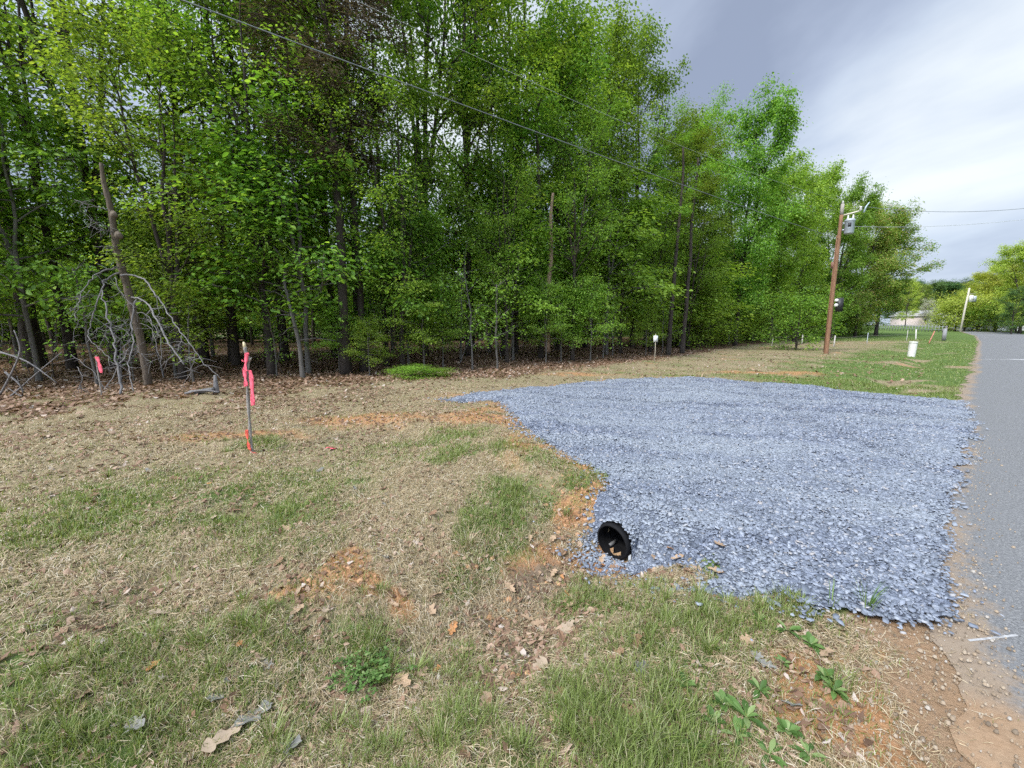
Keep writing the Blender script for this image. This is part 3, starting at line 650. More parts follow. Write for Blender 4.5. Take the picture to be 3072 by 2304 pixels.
gcol = ramp_(nt, f_strw, [(.3, (.05, .085, .022)), (.55, (.11, .17, .045)), (.75, (.19, .25, .09))])
ccol = ramp_(nt, f_fine, [(.3, (.27, .13, .06)), (.7, (.50, .29, .15))])
mcol = ramp_(nt, f_fine, [(.3, (.12, .085, .06)), (.7, (.26, .195, .135))])
lcol = ramp_(nt, f_strw, [(.3, (.06, .035, .022)), (.5, (.15, .09, .055)), (.7, (.26, .17, .11))])
def sharp(a, amt=.5):   # break the soft patch edges up with fine noise
    s1 = N(nt, 'ShaderNodeMath', operation='ADD'); nt.links.new(a, s1.inputs[0]); nt.links.new(f_fine, s1.inputs[1])
    s2 = N(nt, 'ShaderNodeMapRange'); s2.inputs['From Min'].default_value = .72; s2.inputs['From Max'].default_value = 1.12; nt.links.new(s1.outputs[0], s2.inputs['Value']); return s2.outputs[0]
c = mix(nt, sharp(attr(nt, 'clay')), straw, ccol); c = mix(nt, sharp(attr(nt, 'mud')), c, mcol); c = mix(nt, sharp(attr(nt, 'green')), c, gcol); c = mix(nt, sharp(attr(nt, 'litter')), c, lcol)
c = mix(nt, sharp(attr(nt, 'dirt')), c, mix(nt, f_mid, ramp_(nt, f_fine, [(.3, (.20, .14, .09)), (.7, (.37, .275, .185))]), (.34, .21, .12)))
nt.links.new(c, b.inputs['Base Color']); b.inputs['Roughness'].default_value = 1; b.inputs['Specular IOR Level'].default_value = .1
bump(nt, b, f_fine, .8, .03)
gm.materials.append(gmat); ground = tag(link('ground', gm), kind='structure')

# ------------------------------------------------------------------ road
def resample(P, step):
    P = np.asarray(P, float); d = np.concatenate([[0], np.cumsum(np.hypot(*np.diff(P, axis=0).T))]); n = max(2, int(d[-1]/step)); u = np.linspace(0, d[-1], n)
    return np.stack([np.interp(u, d, P[:, 0]), np.interp(u, d, P[:, 1])], 1)
P_ = resample(np.array(ROADL, float), .12)
for _ in range(3):      # round the joints
    w_ = 5 if _ else 16; Pp = np.pad(P_, ((w_, w_), (0, 0)), 'edge'); P_ = np.stack([np.convolve(Pp[:, k], np.ones(2*w_+1)/(2*w_+1), 'valid') for k in (0, 1)], 1)
P_ = resample(P_, .06); T_ = np.gradient(P_, axis=0); T_ /= np.linalg.norm(T_, axis=1)[:, None]; Nr = np.stack([T_[:, 1], -T_[:, 0]], 1)
rr_ = np.hypot(P_[:, 0], P_[:, 1])
edge = (fbm(np.arange(len(P_))*.06*1.6, np.zeros(len(P_)), 81, 4)-.5)*.42+(fbm(np.arange(len(P_))*.06*7, np.zeros(len(P_)), 83, 3)-.5)*.12
offs = np.array([0, .12, .4, 1, 2, 3, 4, 5, 6.2]); V = []
for k, o_ in enumerate(offs):
    q = P_+Nr*(o_+edge*(1 if k < 2 else 0))[:, None] if k < 2 else P_+Nr*o_
    V.append(np.stack([q[:, 0], q[:, 1], hgt(q[:, 0], q[:, 1])+(0.006 if k == 0 else .022)+.03*math.sin(math.pi*min(1, o_/6.2))], 1))
V = np.stack(V, 1); n_, m_ = V.shape[:2]; ii = np.arange(n_-1)[:, None]*m_; jj = np.arange(m_-1)[None, :]
acc = Acc(); acc.add(V.reshape(-1, 3), np.stack([ii+jj, ii+jj+1, ii+m_+jj+1, ii+m_+jj], -1).reshape(-1, 4)[:, ::-1]); road_off = np.tile(offs, n_)
rm, nt, b = new_mat('worn asphalt')
f1 = noise(nt, 75, 4, .8); f2 = noise(nt, 1.4, 4, .6); f3 = noise(nt, 38, 5, .75)
base = ramp_(nt, f1, [(.34, (.06, .062, .063)), (.5, (.155, .157, .160)), (.64, (.34, .34, .33))])
base = mix(nt, ramp_(nt, f2, [(.35, (.15, .15, .15)), (.65, (.8, .8, .8))]), base, ramp_(nt, f3, [(.3, (.115, .117, .12)), (.7, (.235, .237, .242))]))
# clay washed onto the near shoulder
t = N(nt, 'ShaderNodeTexCoord'); sp_ = N(nt, 'ShaderNodeVectorMath', operation='DISTANCE'); nt.links.new(t.outputs['Object'], sp_.inputs[0]); sp_.inputs[1].default_value = (1.60, .85, 0)
mr = N(nt, 'ShaderNodeMapRange'); mr.inputs['From Min'].default_value = .95; mr.inputs['From Max'].default_value = .55; nt.links.new(sp_.outputs['Value'], mr.inputs['Value'])
ad = N(nt, 'ShaderNodeMath', operation='ADD'); nt.links.new(mr.outputs[0], ad.inputs[0]); nt.links.new(noise(nt, 5, 5, .7), ad.inputs[1])
m2 = N(nt, 'ShaderNodeMapRange'); m2.inputs['From Min'].default_value = .70; m2.inputs['From Max'].default_value = 1.15; nt.links.new(ad.outputs[0], m2.inputs['Value'])
dirtc = mix(nt, noise(nt, 7, 4, .6), ramp_(nt, f3, [(.3, (.20, .14, .09)), (.7, (.37, .275, .185))]), (.34, .21, .12))
ea = attr(nt, 'across'); m3 = N(nt, 'ShaderNodeMapRange'); m3.inputs['From Min'].default_value = .0; m3.inputs['From Max'].default_value = .33; m3.inputs['To Min'].default_value = .75; m3.inputs['To Max'].default_value = 0; nt.links.new(ea, m3.inputs['Value'])
a3 = N(nt, 'ShaderNodeMath', operation='ADD'); nt.links.new(m3.outputs[0], a3.inputs[0]); nt.links.new(noise(nt, 9, 5, .75), a3.inputs[1])
m4 = N(nt, 'ShaderNodeMapRange'); m4.inputs['From Min'].default_value = .72; m4.inputs['From Max'].default_value = 1.0; nt.links.new(a3.outputs[0], m4.inputs['Value'])
base = mix(nt, m4.outputs[0], base, mix(nt, .6, dirtc, (.24, .21, .17))); base = mix(nt, m2.outputs[0], base, dirtc)
nt.links.new(base, b.inputs['Base Color']); b.inputs['Roughness'].default_value = .85; b.inputs['Specular IOR Level'].default_value = .25; bump(nt, b, f1, .6, .006)
rmesh = acc.mesh('road', rm, True); at = rmesh.attributes.new('across', 'FLOAT', 'POINT'); at.data.foreach_set('value', road_off.astype(np.float32))
tag(link('road', rmesh), kind='structure')
# a faded white cross line and a short chalk dash on the road
paint = simple('worn white paint', (.38, .38, .38), .8, .25, 40)
def strip(P0, P1, w, lift=.03):
    P = resample([P0, P1], .15); a = Acc(); d = np.array(P1)-np.array(P0); d = d/np.linalg.norm(d); nn = np.array([-d[1], d[0]])
    s = (P@RN); z = hgt(P[:, 0], P[:, 1])+.022+.03*np.sin(math.pi*np.clip(-(s+.1)/6.2, 0, 1))+.003
    wj = w*(1+.5*(np.random.default_rng(3).random(len(P))-.5))
    V = np.stack([np.column_stack([P+nn*wj[:, None]/2, z]), np.column_stack([P-nn*wj[:, None]/2, z])], 1).reshape(-1, 3); n = len(P)
    i = np.arange(n-1)*2; a.add(V, np.stack([i, i+1, i+3, i+2], -1)); return a
a_, b_ = G(983, 360), G(1060, 361)
o = link('road_marking', strip(a_[:2], b_[:2], .30).mesh('paint', simple('faded white paint', (.66, .66, .66), .8, .12, 40))); tag(o, 'thin faded white line running across the road beyond the gravel', 'road marking')
a_, b_ = G(968, 645), G(1016, 641)
o = link('road_marking', strip(a_[:2], b_[:2], .016).mesh('paint', paint)); tag(o, 'short pale chalk dash on the near asphalt', 'road marking')

# ------------------------------------------------------------------ gravel
Rp = .145; PIPE = np.array([0.83, 3.04]); PIPE_Z = -.265+Rp-.01
def bedz(x, y):      # top of the gravel bed; it arches over the pipe
    t = (x-PIPE[0])*RD[0]+(y-PIPE[1])*RD[1]; s = (x-PIPE[0])*RN[0]+(y-PIPE[1])*RN[1]
    b = hgt(x, y)+padz(x, y); arch = PIPE_Z+.03*np.clip(t, 0, 1)+np.sqrt(np.maximum((Rp+.02)**2-s**2, 0))
    return np.where((abs(s) < Rp+.02) & (t > -.01) & (t < 1.6), np.maximum(b, arch), b)
def ruts(x, y):
    return sum(np.exp(-(segdist(x, y, L_)/.16)**2) for L_ in ([(7.6, 6.6), (5.2, 6.9), (2.6, 7.9), (0, 8.6)], [(8.8, 7.8), (6.0, 8.3), (3.4, 9.5), (1.2, 10.2)], [(4.6, 4.1), (4.6, 6.0), (5.4, 8.4), (6.5, 10.8)]))
def padz(x, y):
    return .030*(1-sstep(.3, .9, x*RN[0]+y*RN[1]))+.035*sstep(.02, .35, segdist(x, y, GRAVEL, True))+.03*(fbm(x*1.1, y*1.1, 63, 2)-.4)+.02*(fbm(x*.9-y*.5, y*2.2, 67, 2)-.4)-.018*ruts(x, y)
NG = 320000
x = rng.uniform(-2, 10.2, NG*3); y = rng.uniform(1.6, 12, NG*3)
jx = x+(fbm(x*3, y*3, 51, 3)-.5)*.22; jy = y+(fbm(x*3, y*3, 55, 3)-.5)*.22
dd = segdist(jx, jy, GRAVEL, True); ins = inpoly(jx, jy, GRAVEL)
keep = (ins & (rng.random(len(x)) < .35+sstep(0, .25, dd))) | (~ins & (rng.random(len(x)) < .28*np.exp(-dd/np.where(x*RN[0]+y*RN[1] < .35, .03, .06))))
# thin covering in front of the pipe, and none inside it
tq = (x-PIPE[0])*RD[0]+(y-PIPE[1])*RD[1]; sq = (x-PIPE[0])*RN[0]+(y-PIPE[1])*RN[1]
keep &= ~((abs(sq) < .14) & (tq < .0) & (tq > -.05))
rr2 = np.hypot(x, y); dens = np.clip((4.2/rr2)**1.0, .32, 1); keep &= rng.random(len(x)) < dens
x = x[keep]; y = y[keep]; n = len(x); print('stones', n)
rr2 = np.hypot(x, y)
size = rng.lognormal(-4.48, .46, n)*np.clip(rr2/4.4, 1, 1.6); size = np.clip(size, .004, .027)*(1-.35*np.clip(ruts(x, y), 0, 1))
k = 5; ang = (np.arange(k)[None, :]+rng.uniform(-.32, .32, (n, k)))*2*math.pi/k; rad = size[:, None]*rng.uniform(.65, 1.15, (n, k))
el = rng.uniform(.5, 1, n)[:, None]; ca = rng.uniform(0, 6.28, n)[:, None]
lx = rad*np.cos(ang); ly = rad*np.sin(ang)*el; X0 = lx*np.cos(ca)-ly*np.sin(ca); Y0 = lx*np.sin(ca)+ly*np.cos(ca)
th = size*rng.uniform(.22, .5, n); tilt = rng.normal(0, .22, (n, 2))
zc = bedz(x, y)+rng.uniform(-.003, .012, n)+.01*vnoise(x*12, y*12, 61)
top = np.stack([x[:, None]+X0*.86, y[:, None]+Y0*.86, zc[:, None]+th[:, None]*.5+X0*tilt[:, :1]+Y0*tilt[:, 1:]], -1)
bot = np.stack([x[:, None]+X0, y[:, None]+Y0, zc[:, None]-th[:, None]*.6+X0*tilt[:, :1]+Y0*tilt[:, 1:]], -1)
V = np.concatenate([top, bot], 1).reshape(-1, 3); bi = (np.arange(n)*2*k)[:, None]
acc = Acc(); side = np.stack([np.arange(k), (np.arange(k)+1) % k, (np.arange(k)+1) % k+k, np.arange(k)+k], -1)[:, ::-1]
acc.add(V, [(bi+np.arange(k)[None, :]), (bi[:, :, None]+side[None]).reshape(-1, 4)])
# the bed under the stones
bx, by = np.meshgrid(np.arange(-2, 10.3, .03), np.arange(1.5, 12.1, .03)); jb = bx+(fbm(bx*3, by*3, 51, 3)-.5)*.22; jc = by+(fbm(bx*3, by*3, 55, 3)-.5)*.22
gin = inpoly(jb, jc, GRAVEL)
tq = (bx-PIPE[0])*RD[0]+(by-PIPE[1])*RD[1]; sq = (bx-PIPE[0])*RN[0]+(by-PIPE[1])*RN[1]
gin &= ~((abs(sq) < .17) & (tq < .0))
bz = bedz(bx, by); hh, ww = bx.shape; id_ = np.arange(hh*ww).reshape(hh, ww)
ok = gin[:-1, :-1] & gin[1:, :-1] & gin[:-1, 1:] & gin[1:, 1:]
Fb = np.stack([id_[:-1, :-1][ok], id_[:-1, 1:][ok], id_[1:, 1:][ok], id_[1:, :-1][ok]], -1)
bed = Acc(); bed.add(np.stack([bx, by, bz], -1).reshape(-1, 3), Fb)
gmt, nt, b = new_mat('blue grey slate chips'); g = N(nt, 'ShaderNodeNewGeometry')
cst = ramp_(nt, g.outputs['Random Per Island'], [(0, (.07, .085, .115)), (.35, (.13, .152, .203)), (.7, (.20, .228, .29)), (.93, (.30, .33, .385)), (1, (.36, .33, .31))])
tcd = N(nt, 'ShaderNodeTexCoord'); mpd = N(nt, 'ShaderNodeMapping'); mpd.inputs['Rotation'].default_value = (0, 0, R(12)); nt.links.new(tcd.outputs['Object'], mpd.inputs['Vector']); mpe = N(nt, 'ShaderNodeMapping'); mpe.inputs['Scale'].default_value = (.35, 1.9, 1); nt.links.new(mpd.outputs[0], mpe.inputs['Vector'])
dust = noise(nt, .8, 5, .65, vec=mpe.outputs[0]); cst = mix(nt, ramp_(nt, dust, [(.40, (0, 0, 0)), (.62, (.7, .7, .7))]), cst, (.27, .30, .335))
nt.links.new(cst, b.inputs['Base Color']); b.inputs['Roughness'].default_value = .65; b.inputs['Specular IOR Level'].default_value = .35
bm_, nt, b = new_mat('gravel bed'); vor = N(nt, 'ShaderNodeTexVoronoi'); vor.inputs['Scale'].default_value = 48; tcx = N(nt, 'ShaderNodeTexCoord'); nt.links.new(tcx.outputs['Object'], vor.inputs['Vector'])
c_ = ramp_(nt, vor.outputs['Color'], [(0, (.08, .095, .125)), (.5, (.13, .152, .20)), (1, (.20, .23, .29))]); nt.links.new(c_, b.inputs['Base Color']); b.inputs['Roughness'].default_value = .8
bump(nt, b, vor.outputs['Distance'], 1.0, .02)
tag(link('gravel_bed', bed.mesh('gravel bed', bm_)), 'compacted bed under the slate gravel', kind='structure')
tag(link('gravel', acc.mesh('slate gravel', gmt)), 'blue grey slate gravel spread over the new driveway entrance', 'gravel', kind='stuff')

# ------------------------------------------------------------------ grass, straw, litter
def scatter(n, r0, r1, p, a0=-84, a1=66):
    u = rng.random(n); r = (r0**p+(r1**p-r0**p)*u)**(1/p); th = np.radians(rng.uniform(a0, a1, n)); return np.sin(th)*r, np.cos(th)*r
def offpad(x, y, margin=.0):
    s = x*RN[0]+y*RN[1]; jx = x+(fbm(x*3, y*3, 51, 3)-.5)*.22; jy = y+(fbm(x*3, y*3, 55, 3)-.5)*.22
    road_ = (s < -.45+.63*sstep(2.4, 4.2, x*RD[0]+y*RD[1])+margin)
    pin = (abs((x-PIPE[0])*RN[0]+(y-PIPE[1])*RN[1]) < .15) & ((x-PIPE[0])*RD[0]+(y-PIPE[1])*RD[1] > -.16) & ((x-PIPE[0])*RD[0]+(y-PIPE[1])*RD[1] < 1)
    return ~inpoly(jx, jy, GRAVEL) & ~road_ & ~pin & (rng.random(len(x)) > dirtm(x, y)*.97)
def blades(x, y, hgt_, wid, lean, rr_, lift=0.0):
    n = len(x); az = rr_.uniform(0, 6.28, n); d = np.stack([np.cos(az), np.sin(az), np.zeros(n)], 1); w = np.stack([-d[:, 1], d[:, 0], np.zeros(n)], 1)
    b0 = np.stack([x, y, hgt(x, y)-.006+lift], 1); l = lean*hgt_; up = np.array([0, 0, 1.])
    h2 = np.sqrt(np.maximum(hgt_**2-l**2, 1e-6))
    mid = b0+d*(l*.35)[:, None]+up*(h2*.62)[:, None]; tip = b0+d*l[:, None]+up*(h2*.92)[:, None]; W = w*wid[:, None]*.5
    V = np.stack([b0-W, b0+W, mid+W*.8, mid-W*.8, tip], 1)
    return V.reshape(-1, 3), (np.arange(n)*5)[:, None]+np.array([[0, 1, 2, 3]]), (np.arange(n)*5)[:, None]+np.array([[3, 2, 4]])
M['grass'] = island_mat('meadow grass', [(0, (.10, .14, .035)), (.4, (.175, .235, .055)), (.72, (.25, .31, .09)), (.88, (.30, .34, .16)), (1, (.46, .41, .26))], .6, .3)
M['straw'] = island_mat('dry cut grass', [(0, (.23, .18, .105)), (.4, (.375, .29, .17)), (.8, (.50, .405, .26)), (1, (.60, .55, .44))], .7, .1)
M['litter'] = island_mat('fallen brown leaves', [(0, (.12, .07, .045)), (.35, (.21, .125, .08)), (.7, (.31, .20, .135)), (.92, (.42, .30, .22)), (1, (.48, .42, .37))], .75, .12)
acc = Acc()
x, y = scatter(980000, .55, 16, .6); gr, cl, mu, li = masks(x, y)
n3 = fbm(x*4, y*4, 91, 4)
keep = offpad(x, y) & (rng.random(len(x)) < np.clip(gr*1.3-.08, 0, 1)*sstep(.28, .55, n3)+.16)
x = x[keep]; y = y[keep]; gr = gr[keep]; r = np.hypot(x, y); n = len(x); print('blades', n)
h = rng.uniform(.022, .085, n)*(.55+.7*gr)*(.7+.8*vnoise(x*2, y*2, 95)); v, f4, f3 = blades(x, y, h, rng.uniform(.0022, .0042, n)*np.clip(r/2.6, 1, 2.6), rng.beta(2, 1.5, n)*.97, rng)
acc.add(v, [f4, f3])
x, y = scatter(90000, 8, 70, .6, 15, 52); gr, cl, mu, li = masks(x, y); keep = offpad(x, y, .05) & (rng.random(len(x)) < gr)
x = x[keep]; y = y[keep]; n = len(x); r = np.hypot(x, y); h = rng.uniform(.05, .11, n)*np.where((y > 42) & (x*RN[0]+y*RN[1] > 4), 1.6, .8); v, f4, f3 = blades(x, y, h, .006*np.clip(r/8, 1, 6), rng.uniform(.2, .9, n), rng); acc.add(v, [f4, f3])
tag(link('grass', acc.mesh('grass', M['grass'])), 'short patchy meadow grass on the verge', 'grass', kind='stuff')
# straw lying flat
acc = Acc(); x, y = scatter(760000, .55, 11, .65); gr, cl, mu, li = masks(x, y); nn = fbm(x*2.2, y*2.2, 97, 3)
keep = offpad(x, y) & (rng.random(len(x)) < np.clip((1.1-.30*gr-.80*mu)*(1-cl)**1.5*(.2+1.1*sstep(.3, .6, nn)), 0.02, 1)*.9)
x = x[keep]; y = y[keep]; n = len(x); print('straw', n); r = np.hypot(x, y)
az = rng.normal(.55, .8, n)+np.where(rng.random(n) < .3, rng.uniform(0, 6.28, n), 0)+(vnoise(x*1.5, y*1.5, 99)-.5)*5; L = rng.uniform(.015, .085, n)*(.6+.5*rng.random(n)); wd = rng.uniform(.0010, .0021, n)*np.clip(r/2.4, 1, 3)
d = np.stack([np.cos(az), np.sin(az)], 1); cv = rng.normal(0, .25, n); pz = rng.uniform(.002, .028, n)
def at(t):
    q = np.stack([x, y], 1)+d*(L*t)[:, None]+np.stack([-d[:, 1], d[:, 0]], 1)*(cv*L*t*t)[:, None]
    return q
pts = []
for t_ in (-.5, 0, .5):
    q = at(t_); zz = hgt(q[:, 0], q[:, 1])+.003+pz*(1.0 if t_ == 0 else rng.uniform(0, 1.1, n)); W = np.stack([-d[:, 1], d[:, 0]], 1)*(wd/2)[:, None]
    pts += [np.column_stack([q-W, zz]), np.column_stack([q+W, zz+rng.normal(0, .0012, n)])]
V = np.stack(pts, 1).reshape(-1, 3); bi = (np.arange(n)*6)[:, None]; acc.add(V, np.concatenate([bi+np.array([[0, 1, 3, 2]]), bi+np.array([[2, 3, 5, 4]])]))
tag(link('dry_grass', acc.mesh('straw', M['straw'])), 'dry cut grass strewn over the verge', 'dry grass', kind='stuff')
# leaf litter
acc = Acc(); xs = []; ys = []
for (n, r0, r1, p, dn) in ((180000, 5, 30, .9, 1), (90000, .6, 9, .8, 0)):
    x, y = scatter(n, r0, r1, p, -80, 46); gr, cl, mu, li = masks(x, y)
    pr = li*.95+.05 if dn else .09+.12*mu+.20*sstep(.5, .7, fbm(x*1.5, y*1.5, 101, 3))+.14*(1-sstep(.05, .45, segdist(x, y, [(-1.2, 1.4), (.3, 2.2), (1.3, 2.5)])))
    keep = offpad(x, y) & (rng.random(len(x)) < pr); xs.append(x[keep]); ys.append(y[keep])
x = np.concatenate(xs); y = np.concatenate(ys); n = len(x); print('litter', n); r = np.hypot(x, y)
size = rng.uniform(.016, .045, n)*np.clip(r/7, .7, 1.7); az = rng.uniform(0, 6.28, n); tl = rng.normal(0, .35, (n, 2)); cur = rng.uniform(-.1, .5, n)
loc = [(-.9, 0), (-.25, .42), (.35, .55), (1, .05), (.3, -.5), (-.3, -.45)]; V = []
zz = hgt(x, y)+.012
for (a_, b_) in loc:
    a2 = a_*size*rng.uniform(.75, 1.2, n); b2 = b_*size*rng.uniform(.5, 1.3, n); X = a2*np.cos(az)-b2*np.sin(az); Y = a2*np.sin(az)+b2*np.cos(az)
    V.append(np.stack([x+X, y+Y, zz+X*tl[:, 0]+Y*tl[:, 1]+cur*(a_*a_+b_*b_)*size*.7+rng.normal(0, .003, n)], 1))
V = np.stack(V, 1).reshape(-1, 3); bi = (np.arange(n)*6)[:, None]; acc.add(V, np.concatenate([bi+np.array([[0, 1, 2, 3]]), bi+np.array([[0, 3, 4, 5]])]))
tag(link('leaf_litter', acc.mesh('leaf litter', M['litter'])), 'brown fallen leaves covering the ground along the woods', 'leaf litter', kind='stuff')
# clods of clay and soil
acc = Acc(); xs = []
for _ in range(2600):
    bx, by, rx, ry, kk = random.choice(CLAY_L[:3]+CLAY_L[8:14]+MUD_L[:4]+[CLAY_L[0]]*4+[CLAY_L[1]]*2)
    x_, y_ = bx+random.gauss(0, rx*.6), by+random.gauss(0, ry*.6)
    if y_ > 9 or not offpad(np.array([x_]), np.array([y_]))[0]: continue
    s = random.lognormvariate(-5.1, .6); s = min(s, .026); nlo = 6
    th = np.arange(nlo)*2*math.pi/nlo; rad = s*np.random.default_rng(_).uniform(.7, 1.2, (3, nlo))
    V = np.concatenate([np.stack([rad[i]*np.cos(th)*f, rad[i]*np.sin(th)*f, np.full(nlo, h_*s)], 1) for i, (f, h_) in enumerate(((1, -.3), (1, .25), (.6, .65)))])
    V = V+np.array([x_, y_, g1(x_, y_)])
    i = np.arange(nlo); j = (i+1) % nlo
    acc.add(V, [np.stack([i, j, j+nlo, i+nlo], -1), np.stack([i+nlo, j+nlo, j+2*nlo, i+2*nlo], -1), (np.arange(nlo)+2*nlo)[None]])
# crumbs of soil and grit along the ragged shoulder of the road
a2 = Acc(); n = 9000; tt = rng.uniform(.9, 9, n)**1; oo = rng.normal(.0, .16, n)+np.where(tt < 2.9, rng.uniform(-.35, .35, n), 0)
x = RD[0]*tt+RN[0]*(oo+.05+.12*sstep(2.6, 4.5, tt)); y = RD[1]*tt+RN[1]*(oo+.05+.12*sstep(2.6, 4.5, tt)); k_ = ~inpoly(x, y, GRAVEL); x = x[k_]; y = y[k_]; n = len(x)
sz = np.clip(rng.lognormal(-5.5, .5, n), .0015, .012); th = np.arange(5)*2*math.pi/5; rd = sz[:, None]*rng.uniform(.7, 1.2, (n, 5)); zz = hgt(x, y)+.03*np.clip(-(x*RN[0]+y*RN[1]-.1)*4, 0, 1)+.004
V = np.concatenate([np.stack([x[:, None]+rd*np.cos(th), y[:, None]+rd*np.sin(th), np.repeat((zz-.004)[:, None], 5, 1)], -1), np.stack([x[:, None]+rd*.6*np.cos(th), y[:, None]+rd*.6*np.sin(th), np.repeat((zz+sz*.7)[:, None], 5, 1)], -1)], 1)
b5 = (np.arange(n)*10)[:, None]; sd5 = np.stack([np.arange(5), (np.arange(5)+1) % 5, (np.arange(5)+1) % 5+5, np.arange(5)+5], -1)
a2.add(V.reshape(-1, 3), [b5+np.arange(5)[None]+5, (b5[:, :, None]+sd5[None]).reshape(-1, 4)])
tag(link('road_grit', a2.mesh('grit', island_mat('grit', [(0, (.14, .11, .08)), (.5, (.30, .23, .16)), (.85, (.34, .28, .21)), (1, (.36, .34, .31))], .9))), 'loose grit and soil crumbs along the edge of the road', 'grit', kind='stuff')
M['clod'] = island_mat('clay clods', [(0, (.16, .10, .06)), (.5, (.33, .18, .09)), (1, (.50, .30, .17))], .95)
tag(link('clay_clods', acc.mesh('clods', M['clod'])), 'orange clay clods along the torn gravel edge', 'clods', kind='stuff')

# large fallen oak leaves
def oak(seed, n=9):
    r = np.random.default_rng(seed); nlb = 3.0+.5*(seed % 2); up = []
    for t in np.linspace(.04, .97, 19):
        lob = (.5-.5*math.cos(2*math.pi*nlb*t+.3))**.8; env = math.sin(math.pi*min(1, t*.78+.16))
        up.append((t+.05*lob, env*(.15+.18*lob*(1+.4*math.sin(5*t+seed)))*r.uniform(.92, 1.08)))
    pts = [(0, .012)]+up+[(1.03, 0)]+[(a, -b*r.uniform(.85, 1.15)) for a, b in up[::-1]]+[(0, -.012), (-.12, -.008), (-.12, .008)]
    P = np.array(pts); P[:, 0] -= .45; cur = r.uniform(.2, .9); cc = r.uniform(-.5, .5)
    def z(a, b): return cur*.28*a*a+cc*.5*b*b+.04*math.sin(9*a+seed)*abs(b)*4
    k = len(P); mids = np.array([[P[i][0], 0] for i in range(k)]); V = []; F = []
    # two fans along the midrib give the leaf a fold
    top = [i for i in range(0, 2+len(up))]
    V = [(a, b, z(a, b)+abs(b)*.25) for a, b in P]+[(a, 0, z(a, 0)) for a, b in P]
    F = [(i, (i+1) % k, k+(i+1) % k, k+i) for i in range(k)]
    a = Acc(); V = np.array(V); a.add(V, np.array(F)); a.add(V+np.array([0, 0, -.004]), np.array(F)[:, ::-1]); return a
oaks = []
M['oakl'] = {c: island_mat('oak leaf '+c, [(0, tuple(q*.85 for q in k)), (1, tuple(min(1, q*1.1) for q in k))], .7, .1) for c, k in dict(tan=(.40, .28, .18), pale=(.40, .31, .22), rust=(.46, .22, .09), brown=(.25, .15, .09), grey=(.22, .215, .195)).items()}
om = {c: [oak(i*7+q).mesh('oak leaf', mm) for i in range(3)] for q, (c, mm) in enumerate(M['oakl'].items())}
def oakleaf(px, py, L, col, label, rz=None, group=None, tilt=.25):
    q = G(px/2.16, py/2.16); o = link('oak_leaf', random.choice(om[col]), None, (q[0], q[1], q[2]+.02+L*.06)); o.scale = (L, L, L)
    o.rotation_euler = (random.uniform(-tilt, tilt), random.uniform(-tilt, tilt), random.uniform(0, 6.28) if rz is None else rz); tag(o, label, 'leaf', group); return o
oakleaf(478, 1610, .15, 'pale', 'largest pale oak leaf at the bottom edge, left of centre', R(55), None, .1)
oakleaf(330, 1450, .075, 'rust', 'orange brown fallen oak leaf in the grass at the lower left', R(100))
oakleaf(620, 1625, .11, 'grey', 'grey blunt fallen leaf at the bottom edge beside the largest pale leaf', R(10))
oakleaf(545, 1560, .15, 'grey', 'pale grey curled leaf just above the largest pale leaf', R(50))
oakleaf(1000, 1415, .10, 'tan', 'tan curled oak leaf on the grass below the muddy streak', R(20))
oakleaf(870, 1480, .12, 'tan', 'folded tan leaf beside the clover clump', R(-40), None, .5)
oakleaf(1375, 1400, .10, 'brown', 'brown leaf standing in the grass right of the mud', R(60), None, .5)
oakleaf(1560, 1185, .14, 'tan', 'tan oak leaf lying on the gravel right of the pipe', R(20))
oakleaf(1450, 1190, .08, 'brown', 'small brown leaf on the gravel close to the pipe', R(0))
oakleaf(1225, 1365, .12, 'pale', 'pale pointed leaf on the mud below the pipe', R(50))
GL = 'single fallen oak leaves scattered over the near ground'
random.seed(21)
for (x0, x1, y0, y1, cnt) in ((1280, 1560, 1200, 1245, 16), (1100, 1300, 1160, 1330, 16), (600, 1000, 1200, 1330, 12), (900, 1400, 1330, 1640, 22), (60, 600, 1330, 1640, 14), (600, 1250, 960, 1120, 16), (150, 700, 990, 1200, 12), (1360, 1800, 1380, 1620, 8), (1250, 1300, 960, 1080, 4)):
    for _ in range(cnt):
        px, py = random.uniform(x0, x1), random.uniform(y0, y1)
        oakleaf(px, py, random.uniform(.045, .10), random.choice(['tan', 'tan', 'pale', 'brown', 'rust', 'grey', 'brown']), 'curled dead oak leaf lying on the near grass and soil', None, GL, .45)

# ------------------------------------------------------------------ weeds and tufts
M['weed'] = island_mat('weed leaves', [(0, (.06, .12, .028)), (.5, (.10, .19, .045)), (.85, (.16, .26, .08)), (1, (.27, .34, .14))], .5, .3)
def weed(seed, nleaf, L, wid, el=(.15, .9)):
    r = np.random.default_rng(seed); a = Acc()
    for k in range(nleaf):
        az = k*2.4+r.normal(0, .3); e = r.uniform(*el); l = L*r.uniform(.55, 1.15); w = l*wid; d = np.array([math.cos(az), math.sin(az), 0]); s = np.array([-d[1], d[0], 0]); V = []
        for t, ww in ((0, .12), (.25, .55), (.5, 1), (.75, .8), (1, .02)):
            z = l*(math.sin(e)*t-.45*t*t*r.uniform(.8, 1.2)*math.cos(e)); c = d*l*t*math.cos(e)+np.array([0, 0, z+.012]); V += [c+s*w*ww*.5+[0, 0, .12*w*ww], c-[0, 0, .02*w], c-s*w*ww*.5+[0, 0, .12*w*ww]]
        i = np.arange(4)*3; a.add(np.array(V), np.concatenate([np.stack([i, i+1, i+4, i+3], -1), np.stack([i+1, i+2, i+5, i+4], -1)]))
    return a.mesh('weed', M['weed'])
wm = [weed(1, 12, .11, .34), weed(2, 16, .085, .42), weed(3, 11, .13, .26)]
